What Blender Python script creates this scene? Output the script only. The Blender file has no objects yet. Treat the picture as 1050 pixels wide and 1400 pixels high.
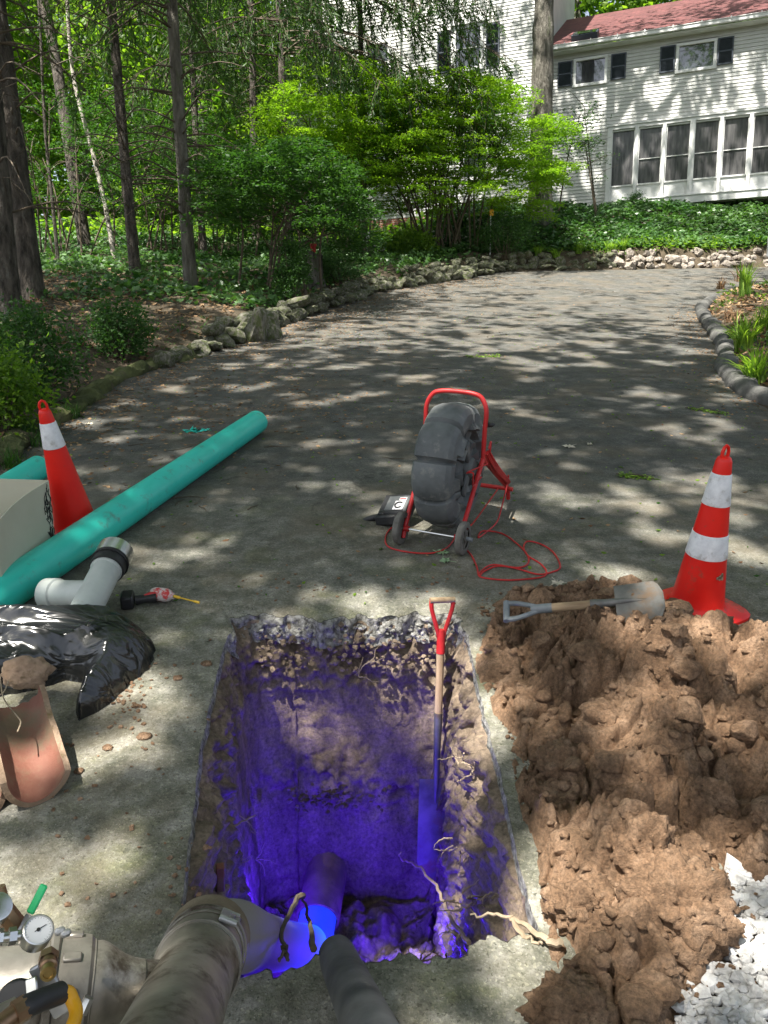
import bpy, math, random
import numpy as np
from mathutils import Matrix, Vector, Euler, Quaternion
random.seed(7); RNG = np.random.default_rng(7)
SC = bpy.context.scene; COL = SC.collection
PI = math.pi
# ------------------------------------------------------------------ camera, sky, sun
ALPHA = math.radians(11.9)            # slope of the driveway
PITCH = math.radians(20.9)            # camera pitch relative to the driveway
HC = 1.6; FP = 1050.0
M = Matrix.Rotation(ALPHA, 4, 'X')    # driveway frame -> world
camd = bpy.data.cameras.new('camera'); cam = bpy.data.objects.new('camera', camd); COL.objects.link(cam)
cam.location = M @ Vector((0, 0, HC)); cam.rotation_euler = (PI/2-(PITCH-ALPHA), 0, 0)
camd.sensor_fit = 'VERTICAL'; camd.sensor_height = 36; camd.lens = 27; camd.clip_start = .02; camd.clip_end = 2000
SC.camera = cam
SUN = Vector((-.30, -.38, .875)).normalized()
W = bpy.data.worlds.new('World'); SC.world = W; W.use_nodes = True
nt = W.node_tree; bg = nt.nodes['Background']; sky = nt.nodes.new('ShaderNodeTexSky'); sky.sky_type = 'NISHITA'
sky.sun_disc = False; sky.sun_elevation = math.asin(SUN.z); sky.sun_rotation = math.atan2(SUN.x, SUN.y)
sky.air_density = 1.0; sky.dust_density = 2.5; sky.ozone_density = 1.0
hs = nt.nodes.new('ShaderNodeHueSaturation'); hs.inputs['Saturation'].default_value = .55; nt.links.new(sky.outputs[0], hs.inputs['Color']); nt.links.new(hs.outputs[0], bg.inputs[0]); bg.inputs[1].default_value = .09
sund = bpy.data.lights.new('sun', 'SUN'); sund.energy = 5.0; sund.angle = math.radians(.53); sund.color = (1, .95, .87)
suno = bpy.data.objects.new('sun', sund); COL.objects.link(suno); suno.rotation_euler = SUN.to_track_quat('Z', 'Y').to_euler()
SC.view_settings.view_transform = 'Standard'; SC.view_settings.look = 'None'; SC.view_settings.gamma = 1
SC.view_settings.use_curve_mapping = False; SC.view_settings.exposure = 1.6
SC.render.engine = 'CYCLES'; SC.cycles.max_bounces = 8; SC.cycles.transparent_max_bounces = 8

# ------------------------------------------------------------------ projection helpers (used to survey real positions)
def ray(px, py):
    a = (px-525)/FP; b = (py-700)/FP
    return Vector((a, math.cos(PITCH)-b*math.sin(PITCH), -math.sin(PITCH)-b*math.cos(PITCH)))
def P(px, py, w=0.0):                 # point at height w over the driveway plane
    d = ray(px, py); t = (w-HC)/d.z; return Vector((0, 0, HC))+d*t
def PZ(px, py, Z): return Vector((0, 0, HC))+ray(px, py)*Z
def interp(x, tab): return float(np.interp(x, [t[0] for t in tab], [t[1] for t in tab]))
ULT = [(-8, -3.3), (1, -2.8), (4.87, -2.56), (6.5, -2.75), (8.5, -2.64), (10.1, -2.15), (13, -1.4), (17.3, -.05), (20.0, 2.2), (21.2, 3.2), (30, 3.2)]
URT = [(-8, 5.5), (3, 4.3), (6.77, 3.45), (8.3, 3.62), (9.47, 4.1), (13.05, 5.2), (15.5, 6.3), (18, 9), (21, 14), (30, 14)]
def a_interp(x, T): return np.interp(x, [t[0] for t in T], [t[1] for t in T])
def DZ(v): v = np.asarray(v, float); return .31*(np.maximum(v-10, 0)/11.5)**2
def VF(u): return 21.2+.14*(np.asarray(u, float)-3)
def ss(x): x = np.clip(x, 0, 1); return x*x*(3-2*x)

# ------------------------------------------------------------------ noise (numpy)
def _h(ix, iy, iz, s=0):
    n = (ix.astype(np.int64)*374761393+iy.astype(np.int64)*668265263+iz.astype(np.int64)*2147483647+s*1274126177) & 0xffffffff
    n = ((n ^ (n >> 13))*1274126177) & 0xffffffff
    n = ((n ^ (n >> 15))*2246822519) & 0xffffffff
    return ((n ^ (n >> 16)) & 0xffffff)/float(0xffffff)
def vn(x, y, z=0, s=0):
    x = np.asarray(x, float); y = np.asarray(y, float)+0*x; z = np.asarray(z, float)+0*x
    ix, iy, iz = np.floor(x), np.floor(y), np.floor(z); fx, fy, fz = x-ix, y-iy, z-iz
    fx, fy, fz = [f*f*(3-2*f) for f in (fx, fy, fz)]; r = 0
    for a in (0, 1):
        for b in (0, 1):
            for c in (0, 1):
                r = r+_h(ix+a, iy+b, iz+c, s)*(fx if a else 1-fx)*(fy if b else 1-fy)*(fz if c else 1-fz)
    return r*2-1
def fbm(x, y, z=0, o=4, s=0):
    r = 0; a = .5; x = np.asarray(x, float)
    for i in range(o):
        r = r+a*vn(x, y, z, s+i*17); x = x*2.03; y = np.asarray(y)*2.03; z = np.asarray(z)*2.03; a *= .5
    return r
def worley(x, y, s=0):
    ix, iy = np.floor(x), np.floor(y); d1 = np.full(x.shape, 9.); d2 = np.full(x.shape, 9.); cid = np.zeros(x.shape)
    zz = np.zeros_like(ix)
    for a in (-1, 0, 1):
        for b in (-1, 0, 1):
            cx = ix+a; cy = iy+b; qx = cx+_h(cx, cy, zz, s+1); qy = cy+_h(cx, cy, zz, s+2)
            d = np.hypot(x-qx, y-qy); m = d < d1
            d2 = np.where(m, d1, np.minimum(d2, d)); cid = np.where(m, _h(cx, cy, zz, s+3), cid); d1 = np.where(m, d, d1)
    return d1, d2, cid
def TG(u, v):
    u = np.asarray(u, float); v = np.asarray(v, float)
    base = DZ(np.minimum(v, 27)); base = base-np.maximum(v-27, 0)*.19
    dl = a_interp(v, ULT)-u; dr = u-a_interp(v, URT); df = v-VF(u)
    hl = np.where(dl > 0, .26*ss(dl/.9)+.03*np.minimum(np.maximum(dl, 0), 12), 0)
    hr = np.where(dr > 0, .14*ss(dr/.5)+.10*np.minimum(np.maximum(dr, 0), 3), 0)
    hf = np.where(df > 0, .5*ss(df/.35)+.75*ss(df/4.5), 0)
    side = ss((u+1)/4)
    n = fbm(u*.7, v*.7, s=3)*.16+fbm(u*3, v*3, s=5)*.05
    o = np.maximum(np.maximum(hl, hr), hf*side)
    return base+o+n*np.clip(o*3, 0, 1)
def G(px, py, dz=0):                  # first hit of the pixel's ray with the surveyed terrain
    d = ray(px, py); o = Vector((0, 0, HC)); lo = None
    for t in np.arange(1.0, 60, .1):
        q = o+d*t
        if q.z < float(TG(q.x, q.y)): return Vector((q.x, q.y, float(TG(q.x, q.y))+dz))
    return o+d*60

# ------------------------------------------------------------------ materials
def node(nt, t, **k):
    n = nt.nodes.new(t)
    for a, b in k.items(): setattr(n, a, b)
    return n
def ramp(nt, src, cols):
    r = nt.nodes.new('ShaderNodeValToRGB'); e = r.color_ramp.elements
    while len(e) < len(cols): e.new(.5)
    for i, (p, c) in enumerate(cols): e[i].position = p; e[i].color = (*c, 1)
    nt.links.new(src, r.inputs[0]); return r.outputs[0]
def noise(nt, vec, scale, detail=5, rough=.6, dist=0):
    n = nt.nodes.new('ShaderNodeTexNoise'); n.inputs['Scale'].default_value = scale; n.inputs['Detail'].default_value = detail
    n.inputs['Roughness'].default_value = rough; n.inputs['Distortion'].default_value = dist
    if vec is not None: nt.links.new(vec, n.inputs['Vector'])
    return n.outputs['Fac']
def mixc(nt, f, a, b, mode='MIX'):
    m = nt.nodes.new('ShaderNodeMix'); m.data_type = 'RGBA'; m.blend_type = mode
    for v, s in ((f, m.inputs[0]), (a, m.inputs[6]), (b, m.inputs[7])):
        if isinstance(v, (int, float)): s.default_value = v
        elif isinstance(v, tuple): s.default_value = (*v, 1)
        else: nt.links.new(v, s)
    return m.outputs[2]
def base(name):
    m = bpy.data.materials.new(name); m.use_nodes = True; nt = m.node_tree; b = nt.nodes['Principled BSDF']
    tc = nt.nodes.new('ShaderNodeTexCoord'); return m, nt, b, tc.outputs['Object']
def stretch(nt, vec, s):
    mp = nt.nodes.new('ShaderNodeMapping'); mp.inputs['Scale'].default_value = s; nt.links.new(vec, mp.inputs['Vector']); return mp.outputs[0]
def bump(nt, b, h, strength=.4, dist=.01):
    n = nt.nodes.new('ShaderNodeBump'); n.inputs['Strength'].default_value = strength; n.inputs['Distance'].default_value = dist
    nt.links.new(h, n.inputs['Height'])
    nt.links.new(n.outputs[0], b.inputs['Normal'])
def mat(name, c1, c2, scale=6, rough=.75, bs=40, bd=.004, bst=.5, metal=0, st=(1, 1, 1), spec=.4, lo=.35, hi=.65, dirt=None, dscale=3, r2=None):
    m, nt, b, v = base(name)
    if st != (1, 1, 1): v = stretch(nt, v, st)
    c = ramp(nt, noise(nt, v, scale), [(lo, c1), (hi, c2)])
    if dirt:
        f = ramp(nt, noise(nt, v, dscale, 8, .7), [(dirt[1], (0, 0, 0)), (dirt[1]+.12, (1, 1, 1))]); c = mixc(nt, f, c, dirt[0])
    nt.links.new(c, b.inputs['Base Color']); b.inputs['Metallic'].default_value = metal
    b.inputs['Specular IOR Level'].default_value = spec
    if r2 is None: b.inputs['Roughness'].default_value = rough
    else:
        rr = nt.nodes.new('ShaderNodeMapRange'); rr.inputs[3].default_value = rough; rr.inputs[4].default_value = r2
        nt.links.new(noise(nt, v, dscale*2, 6), rr.inputs[0]); nt.links.new(rr.outputs[0], b.inputs['Roughness'])
    if bst: bump(nt, b, noise(nt, v, bs, 6, .65), bst, bd)
    return m
def leafmat(name, dark, light, tr=.45, trc=None, rough=.5):
    m = bpy.data.materials.new(name); m.use_nodes = True; nt = m.node_tree; b = nt.nodes['Principled BSDF']
    at = node(nt, 'ShaderNodeVertexColor'); at.layer_name = 'tone'
    sp = nt.nodes.new('ShaderNodeSeparateColor'); nt.links.new(at.outputs[0], sp.inputs[0])
    c = ramp(nt, sp.outputs[0], [(0, dark), (1, light)])
    nt.links.new(c, b.inputs['Base Color']); b.inputs['Roughness'].default_value = rough; b.inputs['Specular IOR Level'].default_value = .35
    t = nt.nodes.new('ShaderNodeBsdfTranslucent')
    tc = mixc(nt, 1.0, c, trc or (2.2, 2.4, .9), 'MULTIPLY'); nt.links.new(tc, t.inputs[0])
    mx = nt.nodes.new('ShaderNodeMixShader'); mx.inputs[0].default_value = tr
    nt.links.new(b.outputs[0], mx.inputs[1]); nt.links.new(t.outputs[0], mx.inputs[2])
    nt.links.new(mx.outputs[0], nt.nodes['Material Output'].inputs[0]); return m

def driveway_mat():
    m, nt, b, v = base('asphalt')
    sep = nt.nodes.new('ShaderNodeSeparateXYZ'); nt.links.new(v, sep.inputs[0])
    def mr(src, a, bb, c=0, d=1):
        r = nt.nodes.new('ShaderNodeMapRange'); r.inputs[1].default_value = a; r.inputs[2].default_value = bb
        r.inputs[3].default_value = c; r.inputs[4].default_value = d; nt.links.new(src, r.inputs[0]); return r.outputs[0]
    big = noise(nt, v, 1.1, 6, .65)
    ad = nt.nodes.new('ShaderNodeMath'); ad.operation = 'MULTIPLY_ADD'; nt.links.new(big, ad.inputs[0]); ad.inputs[1].default_value = 3.0
    nt.links.new(sep.outputs[1], ad.inputs[2])
    nearf = mr(ad.outputs[0], 4.0, 6.8)
    dusty = ramp(nt, noise(nt, v, 9, 9, .75), [(.36, (.10, .103, .076)), (.5, (.195, .192, .155)), (.64, (.33, .32, .28))])
    dark = ramp(nt, noise(nt, v, 5, 9, .75), [(.35, (.052, .053, .050)), (.55, (.098, .097, .090)), (.68, (.175, .165, .15))])
    c = mixc(nt, nearf, dusty, dark)
    moss = ramp(nt, noise(nt, v, 2.3, 8, .7), [(.52, (0, 0, 0)), (.66, (.55, .55, .55))])
    mossm = nt.nodes.new('ShaderNodeMath'); mossm.operation = 'MULTIPLY'; nt.links.new(moss, mossm.inputs[0]); nt.links.new(mr(nearf, 0, 1, 1, .15), mossm.inputs[1])
    c = mixc(nt, mossm.outputs[0], c, (.13, .145, .05))
    vo = nt.nodes.new('ShaderNodeTexVoronoi'); vo.inputs['Scale'].default_value = 150; nt.links.new(v, vo.inputs['Vector'])
    sep2 = nt.nodes.new('ShaderNodeSeparateColor'); nt.links.new(vo.outputs['Color'], sep2.inputs[0])
    c = mixc(nt, 1.0, c, ramp(nt, sep2.outputs[0], [(0, (.80, .80, .80)), (.85, (1.04, 1.04, 1.04)), (1, (1.4, 1.38, 1.3))]), 'MULTIPLY')
    pt = ramp(nt, noise(nt, v, 85, 3, .6), [(.60, (0, 0, 0)), (.66, (.75, .75, .75))]); c = mixc(nt, pt, c, (.055, .057, .042))
    wt = ramp(nt, noise(nt, v, 120, 3, .6), [(.64, (0, 0, 0)), (.69, (.6, .6, .6))]); c = mixc(nt, wt, c, (.42, .41, .37))
    st = ramp(nt, noise(nt, v, 14, 6, .7), [(.60, (0, 0, 0)), (.66, (.6, .6, .6))]); c = mixc(nt, st, c, (.06, .065, .05))
    le = ramp(nt, noise(nt, v, 46, 5, .85), [(.615, (0, 0, 0)), (.65, (.6, .6, .6))]); c = mixc(nt, le, c, (.40, .37, .30))
    cv = nt.nodes.new('ShaderNodeTexVoronoi'); cv.feature = 'DISTANCE_TO_EDGE'; cv.inputs['Scale'].default_value = .55
    dv = nt.nodes.new('ShaderNodeVectorMath'); dv.operation = 'ADD'; nn = nt.nodes.new('ShaderNodeTexNoise'); nn.inputs['Scale'].default_value = 2.2; nn.inputs['Detail'].default_value = 8; nt.links.new(v, nn.inputs['Vector'])
    nt.links.new(v, dv.inputs[0]); nt.links.new(nn.outputs['Color'], dv.inputs[1]); nt.links.new(dv.outputs[0], cv.inputs['Vector'])
    ck = ramp(nt, cv.outputs['Distance'], [(0, (.75, .75, .75)), (.010, (0, 0, 0))]); ckm = ramp(nt, noise(nt, v, .8, 3), [(.48, (0, 0, 0)), (.6, (1, 1, 1))])
    c = mixc(nt, mixc(nt, 1.0, ck, ckm, 'MULTIPLY'), c, (.03, .03, .025))
    br = ramp(nt, noise(nt, v, 1.7, 7, .7), [(.46, (0, 0, 0)), (.62, (.35, .35, .35))]); c = mixc(nt, br, c, (.15, .115, .075))
    nt.links.new(c, b.inputs['Base Color']); b.inputs['Roughness'].default_value = .88; b.inputs['Specular IOR Level'].default_value = .25
    h = mixc(nt, .75, vo.outputs['Distance'], noise(nt, v, 45, 9, .8)); bump(nt, b, h, .75, .011)
    return m
def soil_mat(name, dark, mid, light, wet=.8, s=1.0, bst=.9, st=(1, 1, 1), bd=.02):
    m, nt, b, v = base(name); vs = stretch(nt, v, st) if st != (1, 1, 1) else v
    c = ramp(nt, noise(nt, vs, 6*s, 9, .7), [(.3, dark), (.5, mid), (.68, light)])
    c2 = ramp(nt, noise(nt, v, 60*s, 6, .7), [(.3, (.42, .42, .42)), (.5, (.95, .95, .95)), (.7, (1.45, 1.42, 1.38))]); c = mixc(nt, 1.0, c, c2, 'MULTIPLY')
    nt.links.new(c, b.inputs['Base Color']); b.inputs['Roughness'].default_value = wet; b.inputs['Specular IOR Level'].default_value = .3
    h = mixc(nt, .5, noise(nt, vs, 28*s, 10, .78), noise(nt, v, 130*s, 4, .7)); bump(nt, b, h, bst, bd); return m
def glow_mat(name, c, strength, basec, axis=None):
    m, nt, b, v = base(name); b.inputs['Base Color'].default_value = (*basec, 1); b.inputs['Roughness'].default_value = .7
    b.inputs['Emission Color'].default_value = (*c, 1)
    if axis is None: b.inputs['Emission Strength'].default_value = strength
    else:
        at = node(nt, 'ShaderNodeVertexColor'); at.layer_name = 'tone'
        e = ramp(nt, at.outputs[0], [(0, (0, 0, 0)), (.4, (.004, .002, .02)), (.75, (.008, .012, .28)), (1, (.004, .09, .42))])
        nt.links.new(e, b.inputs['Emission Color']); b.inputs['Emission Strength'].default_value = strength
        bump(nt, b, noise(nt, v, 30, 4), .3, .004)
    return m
MT = dict(
 asphalt=driveway_mat(),
 slab=mat('broken_asphalt', (.07, .068, .06), (.36, .355, .33), 45, .9, 35, .02, 1),
 pit=soil_mat('pit_clay', (.085, .062, .042), (.19, .145, .105), (.31, .24, .175), .55, 1.1, .7, (1, 1, .14), .022),
 mound=soil_mat('dug_clay', (.115, .066, .037), (.27, .168, .10), (.41, .275, .18), .75, 1.6, 1.0, (1, 1, 1), .022),
 woods=soil_mat('forest_soil', (.03, .028, .018), (.07, .055, .035), (.13, .10, .07), .95, .6, .8),
 bark=mat('spruce_bark', (.035, .03, .024), (.17, .145, .12), 11, .95, 22, .14, 1, st=(1, 1, .3), dirt=((.22, .22, .19), .58), dscale=12),
 bark2=mat('grey_bark', (.07, .062, .05), (.24, .225, .19), 10, .95, 20, .12, 1, st=(1, 1, .22), dirt=((.10, .12, .06), .56), dscale=3),
 birch=mat('pale_bark', (.3, .27, .23), (.55, .5, .44), 5, .9, 14, .03, 1, dirt=((.08, .07, .05), .52), dscale=7),
 twig=mat('twig', (.06, .05, .035), (.13, .10, .07), 9, .9, 40, .003, .5),
 root=mat('root', (.20, .155, .10), (.38, .30, .21), 14, .85, 60, .003, .5),
 stone=mat('mossy_stone', (.10, .095, .07), (.27, .255, .21), 5, .9, 22, .03, .9, dirt=((.085, .105, .035), .45), dscale=3),
 stone2=mat('pale_stone', (.22, .18, .15), (.46, .41, .36), 4, .9, 22, .03, .9, dirt=((.15, .14, .08), .52), dscale=6),
 white_stone=mat('white_gravel', (.28, .275, .265), (.60, .595, .58), 30, .8, 60, .002, .4, dirt=((.36, .28, .2), .62), dscale=12),
 orange=mat('cone_plastic', (.72, .010, .006), (.82, .018, .009), 5, .42, 30, .001, .15, dirt=((.28, .08, .05), .58), dscale=9),
 band=mat('cone_band', (.62, .62, .64), (.78, .78, .79), 30, .4, 160, .001, .4, dirt=((.40, .38, .35), .54), dscale=12),
 teal=mat('teal_pvc', (.025, .54, .43), (.05, .62, .52), 2.5, .35, 30, .001, .1, dirt=((.09, .27, .21), .57), dscale=9),
 pvc=mat('white_pvc', (.38, .41, .39), (.50, .53, .50), 6, .35, 40, .001, .15, dirt=((.35, .33, .28), .6), dscale=6),
 steel=mat('steel_band', (.45, .45, .44), (.66, .66, .64), 8, .28, 60, .001, .2, metal=1, dirt=((.25, .22, .18), .62), dscale=8),
 alu=mat('cast_aluminium', (.20, .185, .16), (.38, .355, .31), 9, .33, 34, .002, .3, metal=.75, dirt=((.085, .068, .05), .50), dscale=7, r2=.65),
 alu_light=mat('scuffed_aluminium', (.34, .34, .34), (.5, .5, .5), 14, .4, 50, .002, .4, metal=.6, dirt=((.15, .14, .12), .56), dscale=8),
 brass=mat('brass', (.36, .25, .10), (.5, .38, .18), 20, .35, 60, .001, .2, metal=1),
 copper=mat('copper_fitting', (.25, .15, .09), (.4, .26, .16), 20, .4, 60, .001, .3, metal=.9),
 rubber=mat('black_rubber', (.012, .012, .013), (.03, .03, .032), 8, .5, 40, .002, .3),
 bag=None,
 red=mat('red_paint', (.42, .018, .02), (.55, .03, .03), 8, .42, 40, .001, .2, dirt=((.16, .05, .04), .6), dscale=10),
 drum=mat('drum_plastic', (.07, .078, .08), (.15, .16, .162), 5, .5, 26, .003, .5, dirt=((.22, .22, .20), .54), dscale=8, st=(1, 1, 1), r2=.7),
 wheel=mat('worn_wheel', (.09, .085, .075), (.19, .18, .16), 12, .85, 40, .003, .6),
 yellow=mat('yellow_hose', (.72, .33, .01), (.8, .4, .02), 6, .4, 30, .001, .1),
 bit=mat('yellow_bit', (.6, .36, .02), (.7, .45, .04), 6, .4, 30, .001, .1),
 green=mat('green_handle', (.01, .30, .10), (.02, .38, .14), 8, .4, 30, .001, .2),
 wood=mat('worn_wood', (.24, .16, .09), (.42, .31, .19), 5, .75, 20, .003, .5, st=(8, 8, 1)),
 tool=mat('tool_steel', (.10, .10, .10), (.22, .215, .20), 9, .55, 30, .003, .5, metal=.5, dirt=((.16, .12, .08), .52), dscale=7),
 greygrip=mat('grey_plastic_grip', (.13, .15, .16), (.23, .25, .27), 9, .5, 40, .002, .3, dirt=((.33, .29, .23), .6)),
 terra=mat('terracotta', (.15, .058, .038), (.27, .115, .078), 4, .7, 22, .006, .7, dirt=((.17, .12, .075), .48), dscale=4),
 terracut=mat('terracotta_edge', (.24, .16, .10), (.38, .27, .19), 12, .9, 40, .01, 1, dirt=((.16, .11, .05), .55), dscale=10),
 claypipe=mat('old_clay_pipe', (.15, .10, .08), (.30, .21, .17), 6, .7, 30, .005, .7, dirt=((.12, .10, .08), .5), dscale=9),
 card=mat('cream_card', (.46, .44, .34), (.52, .50, .40), 3, .6, 40, .001, .1),
 ink=mat('black_ink', (.015, .015, .015), (.03, .03, .03), 3, .7, 40, .001, 0),
 sticker=mat('white_sticker', (.65, .65, .65), (.75, .75, .75), 3, .5, 40, .001, 0),
 pipegrey=mat('grey_pipe', (.06, .063, .066), (.15, .155, .16), 5, .5, 22, .003, .5, dirt=((.26, .25, .23), .58), dscale=7, r2=.8),
 hose0=mat('liner_canvas', (.20, .19, .18), (.30, .285, .27), 5, .55, 40, .003, .4, dirt=((.11, .08, .055), .55), dscale=5),
 siding=mat('white_siding', (.46, .465, .445), (.56, .565, .54), 1.4, .6, 30, .001, .1),
 trim=mat('white_trim', (.60, .61, .60), (.7, .7, .69), 2, .5, 30, .001, .1),
 shutter=mat('navy_shutter', (.03, .04, .055), (.05, .062, .08), 4, .5, 30, .001, .1),
 roof=None, brick=None,
 card2=mat('grey_wall', (.3, .3, .33), (.38, .38, .4), 2, .8, 20, .002, .2), ochre=mat('ochre_wall', (.33, .25, .08), (.45, .35, .13), 2, .8, 20, .004, .3),
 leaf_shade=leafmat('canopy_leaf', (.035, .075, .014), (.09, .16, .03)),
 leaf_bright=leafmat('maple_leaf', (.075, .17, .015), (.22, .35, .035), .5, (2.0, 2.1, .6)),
 leaf_dark=leafmat('shade_leaf', (.018, .055, .014), (.05, .12, .022), .35),  # dark leaf tone; the shade on the shaded shrubs is put into this colour
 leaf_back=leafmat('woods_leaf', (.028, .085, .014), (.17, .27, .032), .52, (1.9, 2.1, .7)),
 needle=leafmat('spruce_needle', (.022, .062, .018), (.075, .145, .035), .35),
 ivy=leafmat('ivy_leaf', (.025, .075, .022), (.10, .19, .06), .25, (1.8, 2.2, .8), .38),
 grass=leafmat('grass_blade', (.07, .14, .02), (.22, .33, .05), .4),
 litter=leafmat('dry_leaf', (.12, .06, .03), (.36, .24, .13), .15, (1.2, 1.1, .9), .8),
)
def _bag():
    m, nt, b, v = base('black_polythene'); b.inputs['Base Color'].default_value = (.008, .009, .010, 1); b.inputs['Roughness'].default_value = .22
    b.inputs['Specular IOR Level'].default_value = .7
    vs = stretch(nt, v, (1.0, 3.2, 2)); bump(nt, b, noise(nt, vs, 4, 2, .4, 1.2), .8, .04); return m
MT['bag'] = _bag()
def _roof():
    m, nt, b, v = base('red_shingles')
    br = nt.nodes.new('ShaderNodeTexBrick'); br.inputs['Scale'].default_value = 1.0; br.inputs['Brick Width'].default_value = .3; br.inputs['Row Height'].default_value = .14
    br.inputs['Mortar Size'].default_value = .006; br.inputs['Color1'].default_value = (.085, .030, .030, 1); br.inputs['Color2'].default_value = (.135, .048, .046, 1); br.inputs['Mortar'].default_value = (.06, .02, .02, 1)
    nt.links.new(v, br.inputs['Vector'])
    c = mixc(nt, 1.0, br.outputs['Color'], ramp(nt, noise(nt, v, 3, 7), [(.3, (.7, .7, .7)), (.7, (1.25, 1.2, 1.2))]), 'MULTIPLY')
    nt.links.new(c, b.inputs['Base Color']); b.inputs['Roughness'].default_value = .9; bump(nt, b, br.outputs['Fac'], -.5, .01); return m
MT['roof'] = _roof()
def _brick():
    m, nt, b, v = base('red_brick'); vs = stretch(nt, v, (1, 1, 1)); mp = nt.nodes.new('ShaderNodeMapping'); mp.inputs['Rotation'].default_value = (PI/2, 0, 0); nt.links.new(v, mp.inputs[0])
    br = nt.nodes.new('ShaderNodeTexBrick'); br.inputs['Scale'].default_value = 1.0; br.inputs['Brick Width'].default_value = .2; br.inputs['Row Height'].default_value = .075
    br.inputs['Mortar Size'].default_value = .008; br.inputs['Color1'].default_value = (.24, .08, .05, 1); br.inputs['Color2'].default_value = (.33, .13, .09, 1); br.inputs['Mortar'].default_value = (.3, .27, .24, 1)
    nt.links.new(mp.outputs[0], br.inputs['Vector']); nt.links.new(br.outputs['Color'], b.inputs['Base Color']); b.inputs['Roughness'].default_value = .9; return m
MT['brick'] = _brick()
def _glass():
    m, nt, b, v = base('window_glass'); b.inputs['Base Color'].default_value = (.035, .04, .045, 1); b.inputs['Roughness'].default_value = .04
    b.inputs['Specular IOR Level'].default_value = 1.0; b.inputs['Coat Weight'].default_value = 1; b.inputs['Coat Roughness'].default_value = .02
    bump(nt, b, noise(nt, v, 1.5, 2), .06, .02); return m
MT['glass'] = _glass()
def _screen():
    m, nt, b, v = base('porch_screen'); c = ramp(nt, noise(nt, stretch(nt, v, (6, 1, .7)), 1.6, 4), [(.35, (.03, .03, .033)), (.65, (.11, .108, .108))])
    nt.links.new(c, b.inputs['Base Color']); b.inputs['Roughness'].default_value = .25; b.inputs['Specular IOR Level'].default_value = .6; return m
MT['screen'] = _screen()

# ------------------------------------------------------------------ mesh helpers
def link(o, m, parent=None):
    if m is not None and not o.data.materials: o.data.materials.append(MT[m] if isinstance(m, str) else m)
    COL.objects.link(o)
    if parent is not None: o.parent = parent
    return o
def np_mesh(name, V, F, smooth=True, tone=None):
    V = np.asarray(V, np.float32).reshape(-1, 3); F = np.asarray(F, np.int32); me = bpy.data.meshes.new(name); k = F.shape[1]
    me.vertices.add(len(V)); me.vertices.foreach_set('co', V.ravel()); me.loops.add(F.size); me.loops.foreach_set('vertex_index', F.ravel())
    me.polygons.add(len(F)); me.polygons.foreach_set('loop_start', np.arange(0, F.size, k, dtype=np.int32))
    me.polygons.foreach_set('use_smooth', np.full(len(F), smooth)); me.update(calc_edges=True)
    if tone is not None:
        a = me.color_attributes.new('tone', 'FLOAT_COLOR', 'POINT'); t = np.asarray(tone, np.float32); a.data.foreach_set('color', np.stack([t, t, t, np.ones_like(t)], 1).ravel())
    return me
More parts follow.
